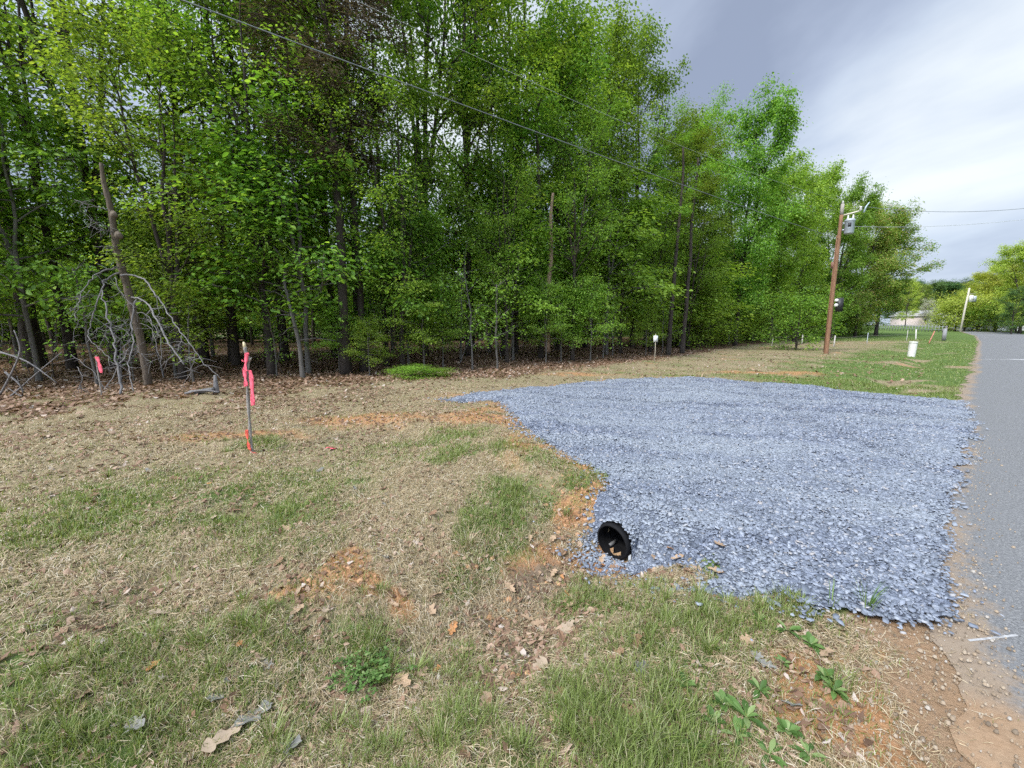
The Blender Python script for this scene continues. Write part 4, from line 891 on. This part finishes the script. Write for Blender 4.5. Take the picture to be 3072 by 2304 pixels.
GW = 'broadleaf weeds in the grass at the lower right'
for i, (px, py, s) in enumerate([(1480, 1490, .8), (1560, 1530, 1.), (1610, 1560, 1.1), (1640, 1500, .8), (1700, 1590, .9), (1590, 1600, .9), (1540, 1570, .8), (1750, 1400, 1.), (1700, 1370, .9), (1800, 1500, .8), (1780, 1470, .9), (1660, 1640, .9), (1500, 1620, .7), (1420, 1640, .7), (1745, 1640, .8), (1640, 1345, .7), (1690, 1440, .7)]):
    q = G(px/2.16, py/2.16); s *= .78; o = link('weed', wm[i % 3], None, (q[0], q[1], q[2]+.012)); o.scale = (s, s, s*1.1); o.rotation_euler.z = i*1.7; tag(o, 'low broad leaved green weed in the grass at the lower right', 'weed', GW)
def tuft(seed, n, H, spread, w, mat=None, lean=(.1, .8)):
    r = np.random.default_rng(seed); az = r.uniform(0, 6.28, n); ra = r.uniform(0, spread, n)**1; a = Acc(); h = H*r.uniform(.45, 1.1, n); ln = r.uniform(*lean, n)
    for i in range(n):
        d = np.array([math.cos(az[i]), math.sin(az[i]), 0]); s = np.array([-d[1], d[0], 0])*w*.5; b0 = d*ra[i]*.5; V = []
        for t in (0, .35, .7, 1):
            c = b0+d*h[i]*ln[i]*t*t+np.array([0, 0, h[i]*(t-.35*ln[i]*t*t)-.01]); k = (1, 1, .7, .05)[(0, .35, .7, 1).index(t)]; V += [c-s*k, c+s*k]
        j = np.arange(3)*2; a.add(np.array(V), np.stack([j, j+1, j+3, j+2], -1))
    return a.mesh('tuft', mat or M['grass'])
tm_ = [tuft(1, 46, .16, .10, .005), tuft(2, 34, .11, .09, .0045), tuft(3, 60, .13, .13, .0045)]
o = link('grass_tuft', tuft(9, 26, .25, .07, .0045, M['weed'], (.05, .55)), None, G(1870/2.16, 1325/2.16)); tag(o, 'tall upright grass tuft standing at the lower edge of the gravel', 'grass tuft')
o = link('grass_tuft', tuft(10, 8, .20, .05, .004, M['weed'], (.05, .5)), None, G(1795/2.16, 1318/2.16)); tag(o, 'thin tall grass stems just left of the tall tuft at the gravel edge', 'grass tuft')
o = link('grass_tuft', tuft(12, 60, .17, .12, .0035, M['straw'], (.3, .9)), None, G(1010/2.16, 1180/2.16)); tag(o, 'drooping tuft of dry straw on the bank left of the pipe', 'grass tuft')
GT = 'grass tufts in the near meadow'
random.seed(4)
for (x0, x1, y0, y1, cnt) in ((700, 1050, 1380, 1650, 34), (1050, 1500, 1450, 1650, 26), (100, 650, 1380, 1650, 26), (1430, 1900, 1275, 1330, 30), (1400, 1600, 1330, 1430, 16), (1050, 1230, 1050, 1120, 12), (450, 620, 1290, 1380, 12), (480, 600, 950, 985, 8), (0, 350, 1020, 1250, 20), (1750, 1850, 1450, 1560, 5), (750, 900, 1250, 1290, 3)):
    for _ in range(cnt):
        q = G(random.uniform(x0, x1)/2.16, random.uniform(y0, y1)/2.16); s = random.uniform(.45, 1.0)
        if not offpad(np.array([q[0]]), np.array([q[1]]))[0]: continue
        o = link('grass_tuft', random.choice(tm_), None, q); o.scale = (s, s, s*random.uniform(.7, 1.1)); o.rotation_euler.z = random.uniform(0, 6.28); tag(o, 'small green tuft of meadow grass', 'grass tuft', GT)
a = Acc(); r_ = np.random.default_rng(8)
for _ in range(150):
    c = np.array([r_.normal(0, .085), r_.normal(0, .07), r_.uniform(.02, .085)])
    tube(a, [[c[0]*.15, c[1]*.15, -.01], [c[0]*.7, c[1]*.7, c[2]*.6], c], [.0012]*3, 3, False)
    for k in range(3):
        az = k*2.09+r_.uniform(-.2, .2); d = np.array([math.cos(az), math.sin(az), r_.uniform(-.2, .3)]); s = np.array([-d[1], d[0], 0]); L = .012*r_.uniform(.8, 1.5)
        a.add([c, c+d*L*.6+s*L*.5, c+d*L*1.15+s*L*.25, c+d*L*1.15-s*L*.25, c+d*L*.6-s*L*.5], np.array([[0, 1, 2, 3, 4]]))
o = link('clover_clump', a.mesh('clover', M['weed']), None, G(790/2.16, 1465/2.16)); tag(o, 'clump of dark green clover in the near grass, left of the mud', 'clover')

# ------------------------------------------------------------------ culvert pipe
pb, nt, b = new_mat('black plastic'); b.inputs['Base Color'].default_value = (.007, .007, .008, 1); b.inputs['Roughness'].default_value = .75; b.inputs['Specular IOR Level'].default_value = .2
prof = []; Lp = 1.6
zc_ = np.arange(0, Lp, .012)
th = np.arange(40)*2*math.pi/40
a = Acc()
def ring_tube(acc, us, rads, n=40):
    V = np.stack([np.repeat(us[:, None], n, 1), rads[:, None]*np.cos(th)[None], rads[:, None]*np.sin(th)[None]], -1); i = np.arange(len(us)-1)[:, None]*n; j = np.arange(n)[None]; k = (j+1) % n
    acc.add(V.reshape(-1, 3), np.stack([i+j, i+k, i+n+k, i+n+j], -1).reshape(-1, 4))
ring_tube(a, np.concatenate([[0], zc_]), np.concatenate([[Rp-.012], Rp+.006*np.sign(np.sin(zc_*2*math.pi/.075))]))
us = np.arange(0, Lp, .02); ring_tube(a, us, np.full(len(us), Rp-.012)+.002*np.sin(us*2*math.pi/.075))
dsk = np.stack([np.full(40, Lp-.03), (Rp)*np.cos(th), Rp*np.sin(th)], -1); a.add(dsk, np.arange(40)[None])
pz = PIPE_Z
root = empty('culvert_pipe', (PIPE[0]-.03*RD[0], PIPE[1]-.03*RD[1], pz), 'open end of a black plastic culvert pipe under the gravel', 'pipe', None, math.atan2(RD[1], RD[0]))
root.rotation_euler = (0, R(-3), math.atan2(RD[1], RD[0]))
link('pipe_shell', a.mesh('pipe shell', pb, True), root)
a = Acc(); aa = R(-50)  # grey strip on the inner wall stands in for a spot of reflected light
for uu, w in ((.10, 0),):
    c0 = np.array([.13, (Rp-.017)*math.cos(aa), (Rp-.017)*math.sin(aa)]); t1 = np.array([0, -math.sin(aa), math.cos(aa)]); t0 = np.array([1, 0, 0]); nn = np.array([0, -math.cos(aa), -math.sin(aa)])
    V = []
    for k in (0, 1):
        for q0, q1 in ((-.05, -.012), (.05, -.012), (.05, .012), (-.05, .012)): V.append(c0+t0*q0+t1*q1+nn*.002*k+nn*.006)
    a.add(V, np.array([[0, 1, 2, 3], [4, 5, 6, 7], [0, 1, 5, 4], [1, 2, 6, 5], [2, 3, 7, 6], [3, 0, 4, 7]]))
link('painted_reflection', a.mesh('painted_reflection', simple('grey sticker', (.14, .14, .14), .6)), root)

# ------------------------------------------------------------------ stakes with flagging tape
pink = simple('pink flagging tape', (.88, .13, .19), .5, .08); orange = simple('orange red flagging tape', (.85, .13, .09), .5, .08)
stickm = bark_mat('stake wood', (.24, .22, .20), (.52, .49, .44), 14); cutm = simple('cut wood', (.62, .52, .32), .8)
def ribbon(path, w, mat, root, ro, twist=0.0, nm='ribbon', depth=None):
    P = smooth_line(np.array(path), 4)-ro; n = len(P); a = Acc(); V = []
    for i, p in enumerate(P):
        an = twist*math.sin(i*.9); s = np.array([math.cos(an), math.sin(an), .1*math.sin(i*1.3)])*w*.5*(1+.12*math.sin(i*1.9)); V += [p-s, p+s, p+s+[0, .0015, 0], p-s+[0, .0015, 0]]
    i = np.arange(n-1)*4; F = np.concatenate([np.stack([i+k, i+(k+1) % 4, i+4+(k+1) % 4, i+4+k], -1) for k in range(4)]); a.add(np.array(V), F); return link(nm, a.mesh(nm, mat, False), root)
foot = G(252, 453.5); D5 = foot[1]
SP_ = [(1212, 915), (1222, 960), (1238, 1000), (1226, 1080), (1230, 1200), (1240, 1350), (1246, 1440), (1258, 1560)]
sp_ = np.array([P3(*Z6(*q), D5) for q in SP_]); root = empty('wooden_stake', foot, 'knotty wooden stake with long pink flagging tape in the near grass', 'stake'); ro = np.array(root.location)
q = smooth_line(sp_, 4); q = np.vstack([q, q[-1]+[0, 0, -.15]])-ro
a = Acc(); rad = .017*(1+.22*np.sin(np.arange(len(q))*1.15)+.1*np.sin(np.arange(len(q))*2.7)); tube(a, q, rad, 9)
kn = q[8]; tube(a, [kn, kn+[.03, -.01, .015], kn+[.045, -.012, .04]], [.014, .010, .006], 6)
link('stick', a.mesh('stick', stickm, True), root)
a = Acc(); tube(a, [q[0]+[0, 0, -.02], q[0]+[-.004, 0, .045], q[0]+[-.012, 0, .062]], [.0185, .016, .007], 9); link('cut_tip', a.mesh('cut tip', cutm, True), root)
f5 = D5-.03
ribbon([P3(*Z6(*k), f5) for k in [(1226, 950), (1220, 1000), (1212, 1060), (1216, 1110), (1220, 1160)]], .045, pink, root, ro, .5)
ribbon([P3(*Z6(*k), f5-.01) for k in [(1222, 1065), (1243, 1062), (1254, 1110), (1258, 1180), (1264, 1278)]], .05, pink, root, ro, .25)
ribbon([P3(*Z6(*k), f5) for k in [(1238, 1000), (1205, 1008), (1196, 995)]], .02, pink, root, ro, .2, 'ribbon_knot')
ribbon([P3(*Z6(*k), f5) for k in [(1224, 1430), (1228, 1480), (1236, 1530), (1248, 1560), (1268, 1574), (1295, 1576)]], .035, orange, root, ro, .9)
foot = G(*Z6(323, 1222)); D5 = foot[1]; root = empty('wooden_stake', foot, 'small grey stake with a short pink ribbon before the leaning dead tree', 'stake'); ro = np.array(root.location)
a = Acc(); q = smooth_line(np.array([P3(*Z6(*k), D5) for k in [(288, 968), (294, 1040), (308, 1130), (323, 1225)]]), 4)-ro; tube(a, q, np.linspace(.016, .012, len(q)), 7); link('stick', a.mesh('stick', stickm, True), root)
ribbon([P3(*Z6(*k), D5-.03) for k in [(290, 975), (300, 1000), (310, 1035), (320, 1076)]], .075, pink, root, ro, .3)
o = G(702/2.16, 971/2.16); a = Acc(); V = []
P = smooth_line(np.array([[0, 0, .012], [.05, .01, .03], [.1, -.01, .015], [.17, .0, .03]]), 4)
for i, p in enumerate(P): V += [p-[0, .014, 0], p+[0, .014, .006*math.sin(i)]]
i = np.arange(len(P)-1)*2; a.add(np.array(V), np.stack([i, i+1, i+3, i+2], -1)); tag(link('ribbon', a.mesh('ribbon', pink), None, o), 'loose pink scrap of tape lying in the grass right of the stake', 'ribbon')

# broken grey stump piece at the litter edge
o = G(*Z6(960, 1205)); root = empty('broken_branch', o, 'broken grey branch pieces on the litter before the woods', 'branch'); a = Acc()
tube(a, smooth_line([[-.32, 0, .03], [-.1, -.05, .05], [.22, .02, .10]], 4), [.05]*9, 8); link('branch_piece', a.mesh('piece', M['dead'], True), root)
a = Acc(); tube(a, smooth_line([[-.35, -.12, .02], [0, -.1, .09], [.4, -.05, .05]], 4), np.linspace(.03, .012, 9), 7); link('branch_piece', a.mesh('piece', M['dead'], True), root)
a = Acc(); tube(a, smooth_line([[.2, .12, 0], [.22, .1, .2], [.20, .13, .42]], 4), np.linspace(.07, .03, 9), 8); link('branch_piece', a.mesh('piece', M['dead'], True), root)
# tangled dead sticks at the left border
for j, (pts, lab) in enumerate([([(0, 395), (12, 372), (20, 350), (14, 330)], 'curved grey stick leaning at the left border'), ([(0, 352), (28, 362), (57, 383)], 'grey fallen stick sloping down at the left border'), ([(5, 372), (20, 385), (22, 396), (8, 388)], 'hooked grey stick on the litter at the left border'), ([(0, 405), (18, 390), (36, 374), (62, 352)], 'long thin brown stick crossing the left border')]):
    q = smooth_line([P3(px, py, 8.6+.15*j) for px, py in pts], 4); o_ = q[0].copy(); o_[2] = q[:, 2].min(); a = Acc(); tube(a, q-o_, np.linspace(.022, .008, len(q)), 6)
    for k in range(5): w_ = q[3+k]-o_; tube(a, [w_, w_+[random.uniform(-.2, .2), random.uniform(-.1, .1), random.uniform(-.1, .25)]], [.006, .003], 4, False)
    tag(link('stick', a.mesh('stick', M['dead'], True), None, o_), lab, 'stick')

# ------------------------------------------------------------------ utility poles and wires
M['pole'] = bark_mat('pole wood', (.20, .105, .06), (.38, .215, .13), 4); M['pole_grey'] = simple('grey pole top', (.30, .27, .24), .85)
steel = simple('galvanised steel', (.42, .46, .52), .45, .08, 8, .2); dark = simple('black steel', (.02, .02, .022), .5); white = simple('white plastic', (.62, .61, .57), .45, .04)
porc = simple('white porcelain', (.75, .75, .75), .25)
foot = P3(826, 353.5, 23.6); foot[2] = g1(foot[0], foot[1]); topz = P3(843, 204, 23.6)[2]-foot[2]
u = Vector((-foot[1], foot[0], 0)).normalized()                      # sideways direction, along which the hardware faces
def side(k, f=0): return np.array([foot[1], -foot[0], 0])/math.hypot(foot[0], foot[1])*k-np.array([foot[0], foot[1], 0])/math.hypot(foot[0], foot[1])*f
root = empty('utility_pole', foot, 'brown wooden utility pole with a grey transformer beside the clearing', 'utility pole')
a = Acc(); zz = np.linspace(-.4, topz*.93, 20); tube(a, np.stack([zz*.0, zz*0, zz], 1), np.linspace(.112, .088, 20), 16); link('pole_shaft', a.mesh('shaft', M['pole'], True), root)
a = Acc(); tube(a, [[0, 0, topz*.93], [0, 0, topz*.96], [0, 0, topz]], [.0875, .086, .085], 16); link('pole_top', a.mesh('top', M['pole_grey'], True), root)
a = Acc(); tube(a, [side(.10)+[0, 0, topz-.62], side(.75)+[0, 0, topz-.50]], [.045, .04], 8); br = link('bracket_arm', a.mesh('arm', simple('pale fibreglass', (.62, .58, .48), .5), True), root)
a = Acc(); lathe(a, [(0, 0), (.05, 0), (.05, .05), (.08, .06), (.04, .10), (.075, .11), (.035, .16), (.07, .17), (.03, .23), (0, .24)], 14, side(.80)+[0, 0, topz-.50]); link('insulator', a.mesh('ins', porc, True), br)
a = Acc(); tube(a, [side(.95)+[0, 0, topz-.60], side(1.02)+[0, 0, topz-.30], side(1.14)+[0, 0, topz-.1]], [.05, .035, .02], 8); link('fuse_cutout', a.mesh('cutout', simple('grey cutout', (.45, .55, .6), .4), True), br)
a = Acc(); lathe(a, [(0, 0), (.04, 0), (.04, .05), (.07, .06), (.03, .1), (.06, .11), (.02, .17), (0, .18)], 12, np.array([0, 0, topz])); link('insulator', a.mesh('ins', porc, True), root)
tz = P3(848, 235, 23.6)[2]-foot[2]; tc_ = side(.40, .05)+np.array([0, 0, tz])
a = Acc(); lathe(a, [(0, 0), (.20, 0), (.225, .03), (.225, .66), (.25, .68), (.25, .73), (.18, .79), (0, .81)], 28, tc_); tk = link('transformer', a.mesh('tank', steel, True), root)
for k in (-.1, .12):
    a = Acc(); lathe(a, [(0, 0), (.035, 0), (.06, .05), (.03, .09), (.055, .12), (.028, .16), (.04, .2), (0, .22)], 10, tc_+side(k)+np.array([0, 0, .79])); link('bushing', a.mesh('bushing', porc, True), tk)
a = Acc(); box(a, tc_+side(0, .23)+[0, 0, .45], (.14, .012, .2), math.atan2(-foot[0], foot[1])); link('plate', a.mesh('plate', dark), tk)
a = Acc(); tube(a, [side(.1)+[0, 0, tz+.25], side(.25)+[0, 0, tz+.25]], .05, 8); tube(a, [side(.1)+[0, 0, tz+.6], side(.25)+[0, 0, tz+.6]], .05, 8); link('mounting_lug', a.mesh('lugs', steel, True), tk)
mz = P3(834, 305, 23.6)[2]-foot[2]; mc = side(.36, .0)+np.array([0, 0, mz]); an = math.atan2(-foot[0], foot[1])
a = Acc(); box(a, mc+[0, 0, .0], (.34, .2, .78), an); mb = link('meter_box', a.mesh('box', dark), root)
for k, dz in ((-.09, .25), (-.09, -.02)):
    a = Acc(); c0 = mc+side(k-.06, .10)+np.array([0, 0, dz]); fr = side(0, 1); rt_ = side(1, 0); V = []
    for ff in (0, .05):
        for q in range(16): V.append(c0+fr*ff+rt_*.095*math.cos(q*math.pi/8)+np.array([0, 0, .095*math.sin(q*math.pi/8)]))
    i = np.arange(16); j = (i+1) % 16; a.add(V, [np.stack([i, j, j+16, i+16], -1), i[None]+16]); link('meter_disc', a.mesh('disc', white), mb)
a = Acc(); tube(a, [side(-.12, .04)+[0, 0, .1], side(-.10, .04)+[0, 0, topz*.8]], .022, 6); link('ground_conduit', a.mesh('conduit', M['pole'], True), root)
a = Acc(); box(a, side(-.16, 0)+[0, 0, P3(826, 265, 23.6)[2]-foot[2]], (.14, .12, .35), an); link('junction_box', a.mesh('jbox', simple('brown box', (.2, .1, .07), .7)), root)

def wire(A, B, sag, r, lab, n=40, mat=None):
    A = np.array(A); B = np.array(B); t = np.linspace(0, 1, n)[:, None]; P = A*(1-t)+B*t; P[:, 2] -= (4*sag*t*(1-t))[:, 0]; a = Acc(); tube(a, P-A, r, 6); o = link('overhead_wire', a.mesh('wire', mat or wirem, True), None, A); tag(o, lab, 'wire', 'wires on the utility poles')
wirem = simple('wire', (.16, .18, .18), .6); wirel = simple('pale wire', (.45, .47, .47), .5)
pt_ = foot+np.array([0, 0, topz+.16])
def fitwire(px0, py0, mid, A, dl, r, lab, mat=None):
    """a wire from the pole point A off to the left, through the place (px0,py0) at depth dl, passing mid on the way"""
    B = P3(px0, py0, dl); best = None
    for sag in np.arange(-1, 2.5, .05):
        t = np.linspace(0, 1, 60)[:, None]; P = A*(1-t)+B*t; P[:, 2] -= (4*sag*t*(1-t))[:, 0]; d = P-np.array([0, 0, EYE]); X = 512+FPX*d[:, 0]/(d[:, 1]*CP-d[:, 2]*SP); Y = 384-FPX*(d[:, 2]*CP+d[:, 1]*SP)/(d[:, 1]*CP-d[:, 2]*SP)
        e = abs(np.interp(mid[0], X[::-1], Y[::-1])-mid[1])
        if best is None or e < best[0]: best = (e, sag)
    wire(A, B, best[1], r, lab, mat=mat)
fitwire(150, -12, (496, 117), foot+np.array([0, 0, P3(838, 239, 23.6)[2]-foot[2]]), 7.5, .011, 'thick dark cable running from the pole to the top left over the clearing')
fitwire(330, -12, (630, 125), pt_, 9.0, .0035, 'thin wire running from the pole top to the top left', wirel)
A = foot+side(.8)+np.array([0, 0, topz-.26]); B = P3(1150, 186, 24.5); wire(A, B, .75, .011, 'upper wire crossing the sky above the road to the right')
A = foot+np.array([0, 0, P3(840, 226, 23.6)[2]-foot[2]]); B = P3(1150, 199, 24.5); wire(A, B, .55, .010, 'lower wire crossing the sky above the road to the right', mat=wirel)
# far pole
fp = P3(961, 327, 78); fp[2] = g1(fp[0], fp[1]); ft = P3(967, 288, 78)[2]-fp[2]
root = empty('utility_pole', fp, 'distant pale utility pole with white transformer tanks behind the yellow hedge', 'utility pole')
a = Acc(); tube(a, [[0, 0, -.3], [.2, 0, ft*.5], [.45, 0, ft]], [.17, .15, .13], 10); link('pole_shaft', a.mesh('shaft', simple('pale pole', (.50, .46, .38), .8), True), root)
a = Acc(); lathe(a, [(0, 0), (.32, 0), (.32, 1.1), (.2, 1.25), (0, 1.25)], 16, (.75, -.3, ft-2.6)); link('transformer', a.mesh('tank', white, True), root)
a = Acc(); lathe(a, [(0, 0), (.28, 0), (.28, 1.0), (.2, 1.1), (0, 1.1)], 16, (1.6, -.1, ft-2.6)); link('transformer', a.mesh('tank', steel, True), root)
a = Acc(); box(a, (1.0, 0, ft-1.1), (1.6, .12, .12)); link('crossarm', a.mesh('arm', simple('grey arm', (.3, .28, .25))), root)

# ------------------------------------------------------------------ white plastic drum, notice, fence posts
foot = G(911, 356.5); s = foot[1]/21.9
root = empty('plastic_drum', foot, 'white plastic cylinder with a rimmed lid standing on the verge', 'drum'); root.rotation_euler = (0, R(2), 0); root.scale = (.78, .78, 1)
a = Acc(); lathe(a, [(0, -.04), (.205, -.04), (.205, 0), (.212, .4), (.215, .70), (.215, .705)], 28); link('drum_body', a.mesh('body', white, True), root)
a = Acc(); lathe(a, [(.20, .70), (.232, .705), (.232, .77), (.22, .79), (0, .80)], 28); link('lid', a.mesh('lid', white, True), root)
foot = G(654, 362); D = foot[1]; tp_ = P3(655.6, 335.8, D)-foot; root = empty('notice_board', foot, 'small white notice on a thin stick at the edge of the woods', 'sign')
a = Acc(); tube(a, [[0, 0, -.1], [.03, 0, .5], [tp_[0], 0, tp_[2]+.08]], .014, 6); link('stick', a.mesh('stick', simple('pale stick', (.42, .38, .3)), True), root)
a = Acc(); box(a, (tp_[0], -.025, tp_[2]-.13), (.19, .012, .27)); link('sign_panel', a.mesh('panel', simple('white card', (.72, .76, .78), .6, .04)), root)
pw = simple('grey post wood', (.42, .40, .37), .9, .25, 9); pdark = simple('dark post wood', (.13, .12, .12), .9, .25, 9); pred = simple('rusty red post', (.42, .17, .12), .8, .2); wirg = simple('rusty wire', (.25, .23, .2), .7)
prev = None
for i, (px, py, d, h, w, mt, lab, ln) in enumerate([(772, 343, 33, .80, .05, pw, 'thin grey fence post at the wood edge, leftmost of the row', .1), (802, 342.5, 35, .85, .11, pw, 'pale fence post left of the utility pole', 0), (834, 344, 32.5, .9, .10, pw, 'pale fence post just right of the utility pole', .03), (867, 342, 37, 1.0, .05, steel, 'thin metal fence post left of the white cylinder', 0), (907, 337.5, 44, 1.2, .06, pw, 'thin grey fence post behind the white cylinder', 0), (916, 336.5, 46, 1.2, .12, white, 'short white fence post behind the white cylinder', -.08), (930, 340, 38.5, 1.15, .09, pred, 'leaning rusty red brace post before the dark fence posts', .28)]):
    q = P3(px, py, d); q[2] = g1(q[0], q[1]); a = Acc(); tube(a, [[-ln*.3, 0, -.15], [0, 0, .2], [ln*h, 0, h]], [w/2*1.05, w/2, w/2*.95], 9)
    o = link('fence_post', a.mesh('post', mt, True), None, q); tag(o, lab, 'fence post', 'old fence posts around the field')
    if prev is not None and i < 6:
        for hh_ in (.75,):
            A = prev+[0, 0, hh_]; B = q+[0, 0, hh_]; a = Acc(); tube(a, [A-A, (B-A)/2-[0, 0, .08], B-A], .007, 4); tag(link('fence_wire', a.mesh('wire', wirg, True), None, A), 'thin sagging wire between old fence posts, stretch %s' % ['by the woods', 'behind the utility pole', 'right of the utility pole', 'before the field', 'behind the white cylinder'][i-1], 'wire', 'fence wires')
    prev = q
# dark post and rail fence end-on, then pickets running left
root = empty('wooden_fence', (47.0, 43.8, g1(47, 43.8)), 'weathered dark post and rail fence seen end-on beside the road', 'fence'); ro = np.array(root.location)
FP = [np.array([47.0, 43.8])+np.array([.735, .678])*k*2.6*(1+.08*k) for k in range(11)]
FP = [np.array([q[0]-.004*(i**2)*.35, q[1]]) for i, q in enumerate(FP)]
for i, q in enumerate(FP):
    a = Acc(); w = .30 if i < 3 else .22; box(a, np.array([q[0], q[1], g1(*q)+.62])-ro, (w, w, 1.35 if i else 1.2), .8); link('fence_post', a.mesh('post', pdark if i > 1 else simple('grey slab post', (.24, .24, .25), .9, .25, 9)), root)
for i in range(len(FP)-1):
    for h_ in (.45, .95):
        a = Acc(); A = np.array([*FP[i], g1(*FP[i])+h_])-ro; B = np.array([*FP[i+1], g1(*FP[i+1])+h_])-ro; tube(a, [A, B], .055, 6); link('rail', a.mesh('rail', pdark, True), root)
c0 = FP[-1]; c1 = P3(872, 330, 95)[:2]
root = empty('picket_fence', (c0[0], c0[1], g1(*c0)), 'pale grey picket fence running across the far end of the field', 'fence'); ro = np.array(root.location); pick = simple('pale pickets', (.22, .24, .22), .8)
for k in range(26):
    q = c0*(1-k/25)+c1*k/25; a = Acc(); box(a, np.array([*q, g1(*q)+.65])-ro, (.16, .08, 1.3), .3); link('picket', a.mesh('picket', pick), root)
for h_ in (.5, 1.1):
    a = Acc(); P = [np.array([*(c0*(1-t)+c1*t), g1(*(c0*(1-t)+c1*t))+h_])-ro for t in np.linspace(0, 1, 9)]; tube(a, P, .05, 6); link('rail', a.mesh('rail', pick, True), root)

# ------------------------------------------------------------------ far houses
roofm = simple('grey shingles', (.33, .32, .32), .9, .15, 3); wallw = simple('white siding', (.68, .66, .62), .8, .05); brick = simple('pinkish brick', (.60, .50, .46), .9, .15); glass, nt, b = new_mat('window glass'); b.inputs['Base Color'].default_value = (.04, .05, .06, 1); b.inputs['Roughness'].default_value = .1
def house(px, dep, W, D, Hh, rh, rz, wall, label, roof=roofm, door=True):
    q = P3(px, 326, dep); q[2] = g1(q[0], q[1]); root = empty('house', q, label, 'house', 'far houses beyond the road', rz)
    a = Acc(); x, y = W/2, D/2; V = [(-x, -y, -.5), (x, -y, -.5), (x, y, -.5), (-x, y, -.5), (-x, -y, Hh), (x, -y, Hh), (x, y, Hh), (-x, y, Hh), (0, -y, Hh+rh-.1), (0, y, Hh+rh-.1)]
    a.add(V, [np.array([[3, 0, 4, 7], [1, 2, 6, 5]]), np.array([[0, 1, 5, 8, 4], [2, 3, 7, 9, 6]])]); wl_ = link('wall', a.mesh('wall', wall), root)
    a = Acc(); e = .45; k = rh*e/x
    V = [(-x-e, -y-e, Hh-k), (0, -y-e, Hh+rh), (x+e, -y-e, Hh-k), (-x-e, y+e, Hh-k), (0, y+e, Hh+rh), (x+e, y+e, Hh-k)]; V += [(p[0], p[1], p[2]+.18) for p in V]
    a.add(V, np.array([[0, 1, 4, 3], [1, 2, 5, 4], [6, 9, 10, 7], [7, 10, 11, 8], [0, 6, 7, 1], [1, 7, 8, 2], [3, 4, 10, 9], [4, 5, 11, 10], [0, 3, 9, 6], [2, 8, 11, 5]])); link('roof', a.mesh('roof', roof), root)
    for wx in ((-W*.3, W*.3) if W < 9 else (-W*.32, -W*.1, W*.32)):
        a = Acc(); box(a, (wx, -y-.03, 1.6), (1.1, .08, 1.2)); w = link('window', a.mesh('frame', white), root); a = Acc(); box(a, (wx, -y-.08, 1.6), (.9, .03, 1.0)); link('pane', a.mesh('pane', glass), w)
    if door: a = Acc(); box(a, (W*.08, -y-.04, 1.05), (.95, .08, 2.1)); link('door', a.mesh('door', simple('door paint', (.2, .22, .22))), root)
house(941, 128, 8.5, 9, 2.5, 1.3, R(-35), wallw, 'small white gabled house with grey roof between the bushes')
house(914, 132, 10, 8, 2.9, 1.6, R(20), brick, 'pale pinkish house half hidden behind the picket fence')
house(1001, 92, 6, 7, 2.0, 1.2, R(-30), wallw, 'pale roofed shed behind the dark shrub at the right', simple('cream roof', (.68, .62, .45), .8))
print('leaves', {k: len(v[1].polygons) for k, v in KIND.items()})
print('objects', len(bpy.data.objects))
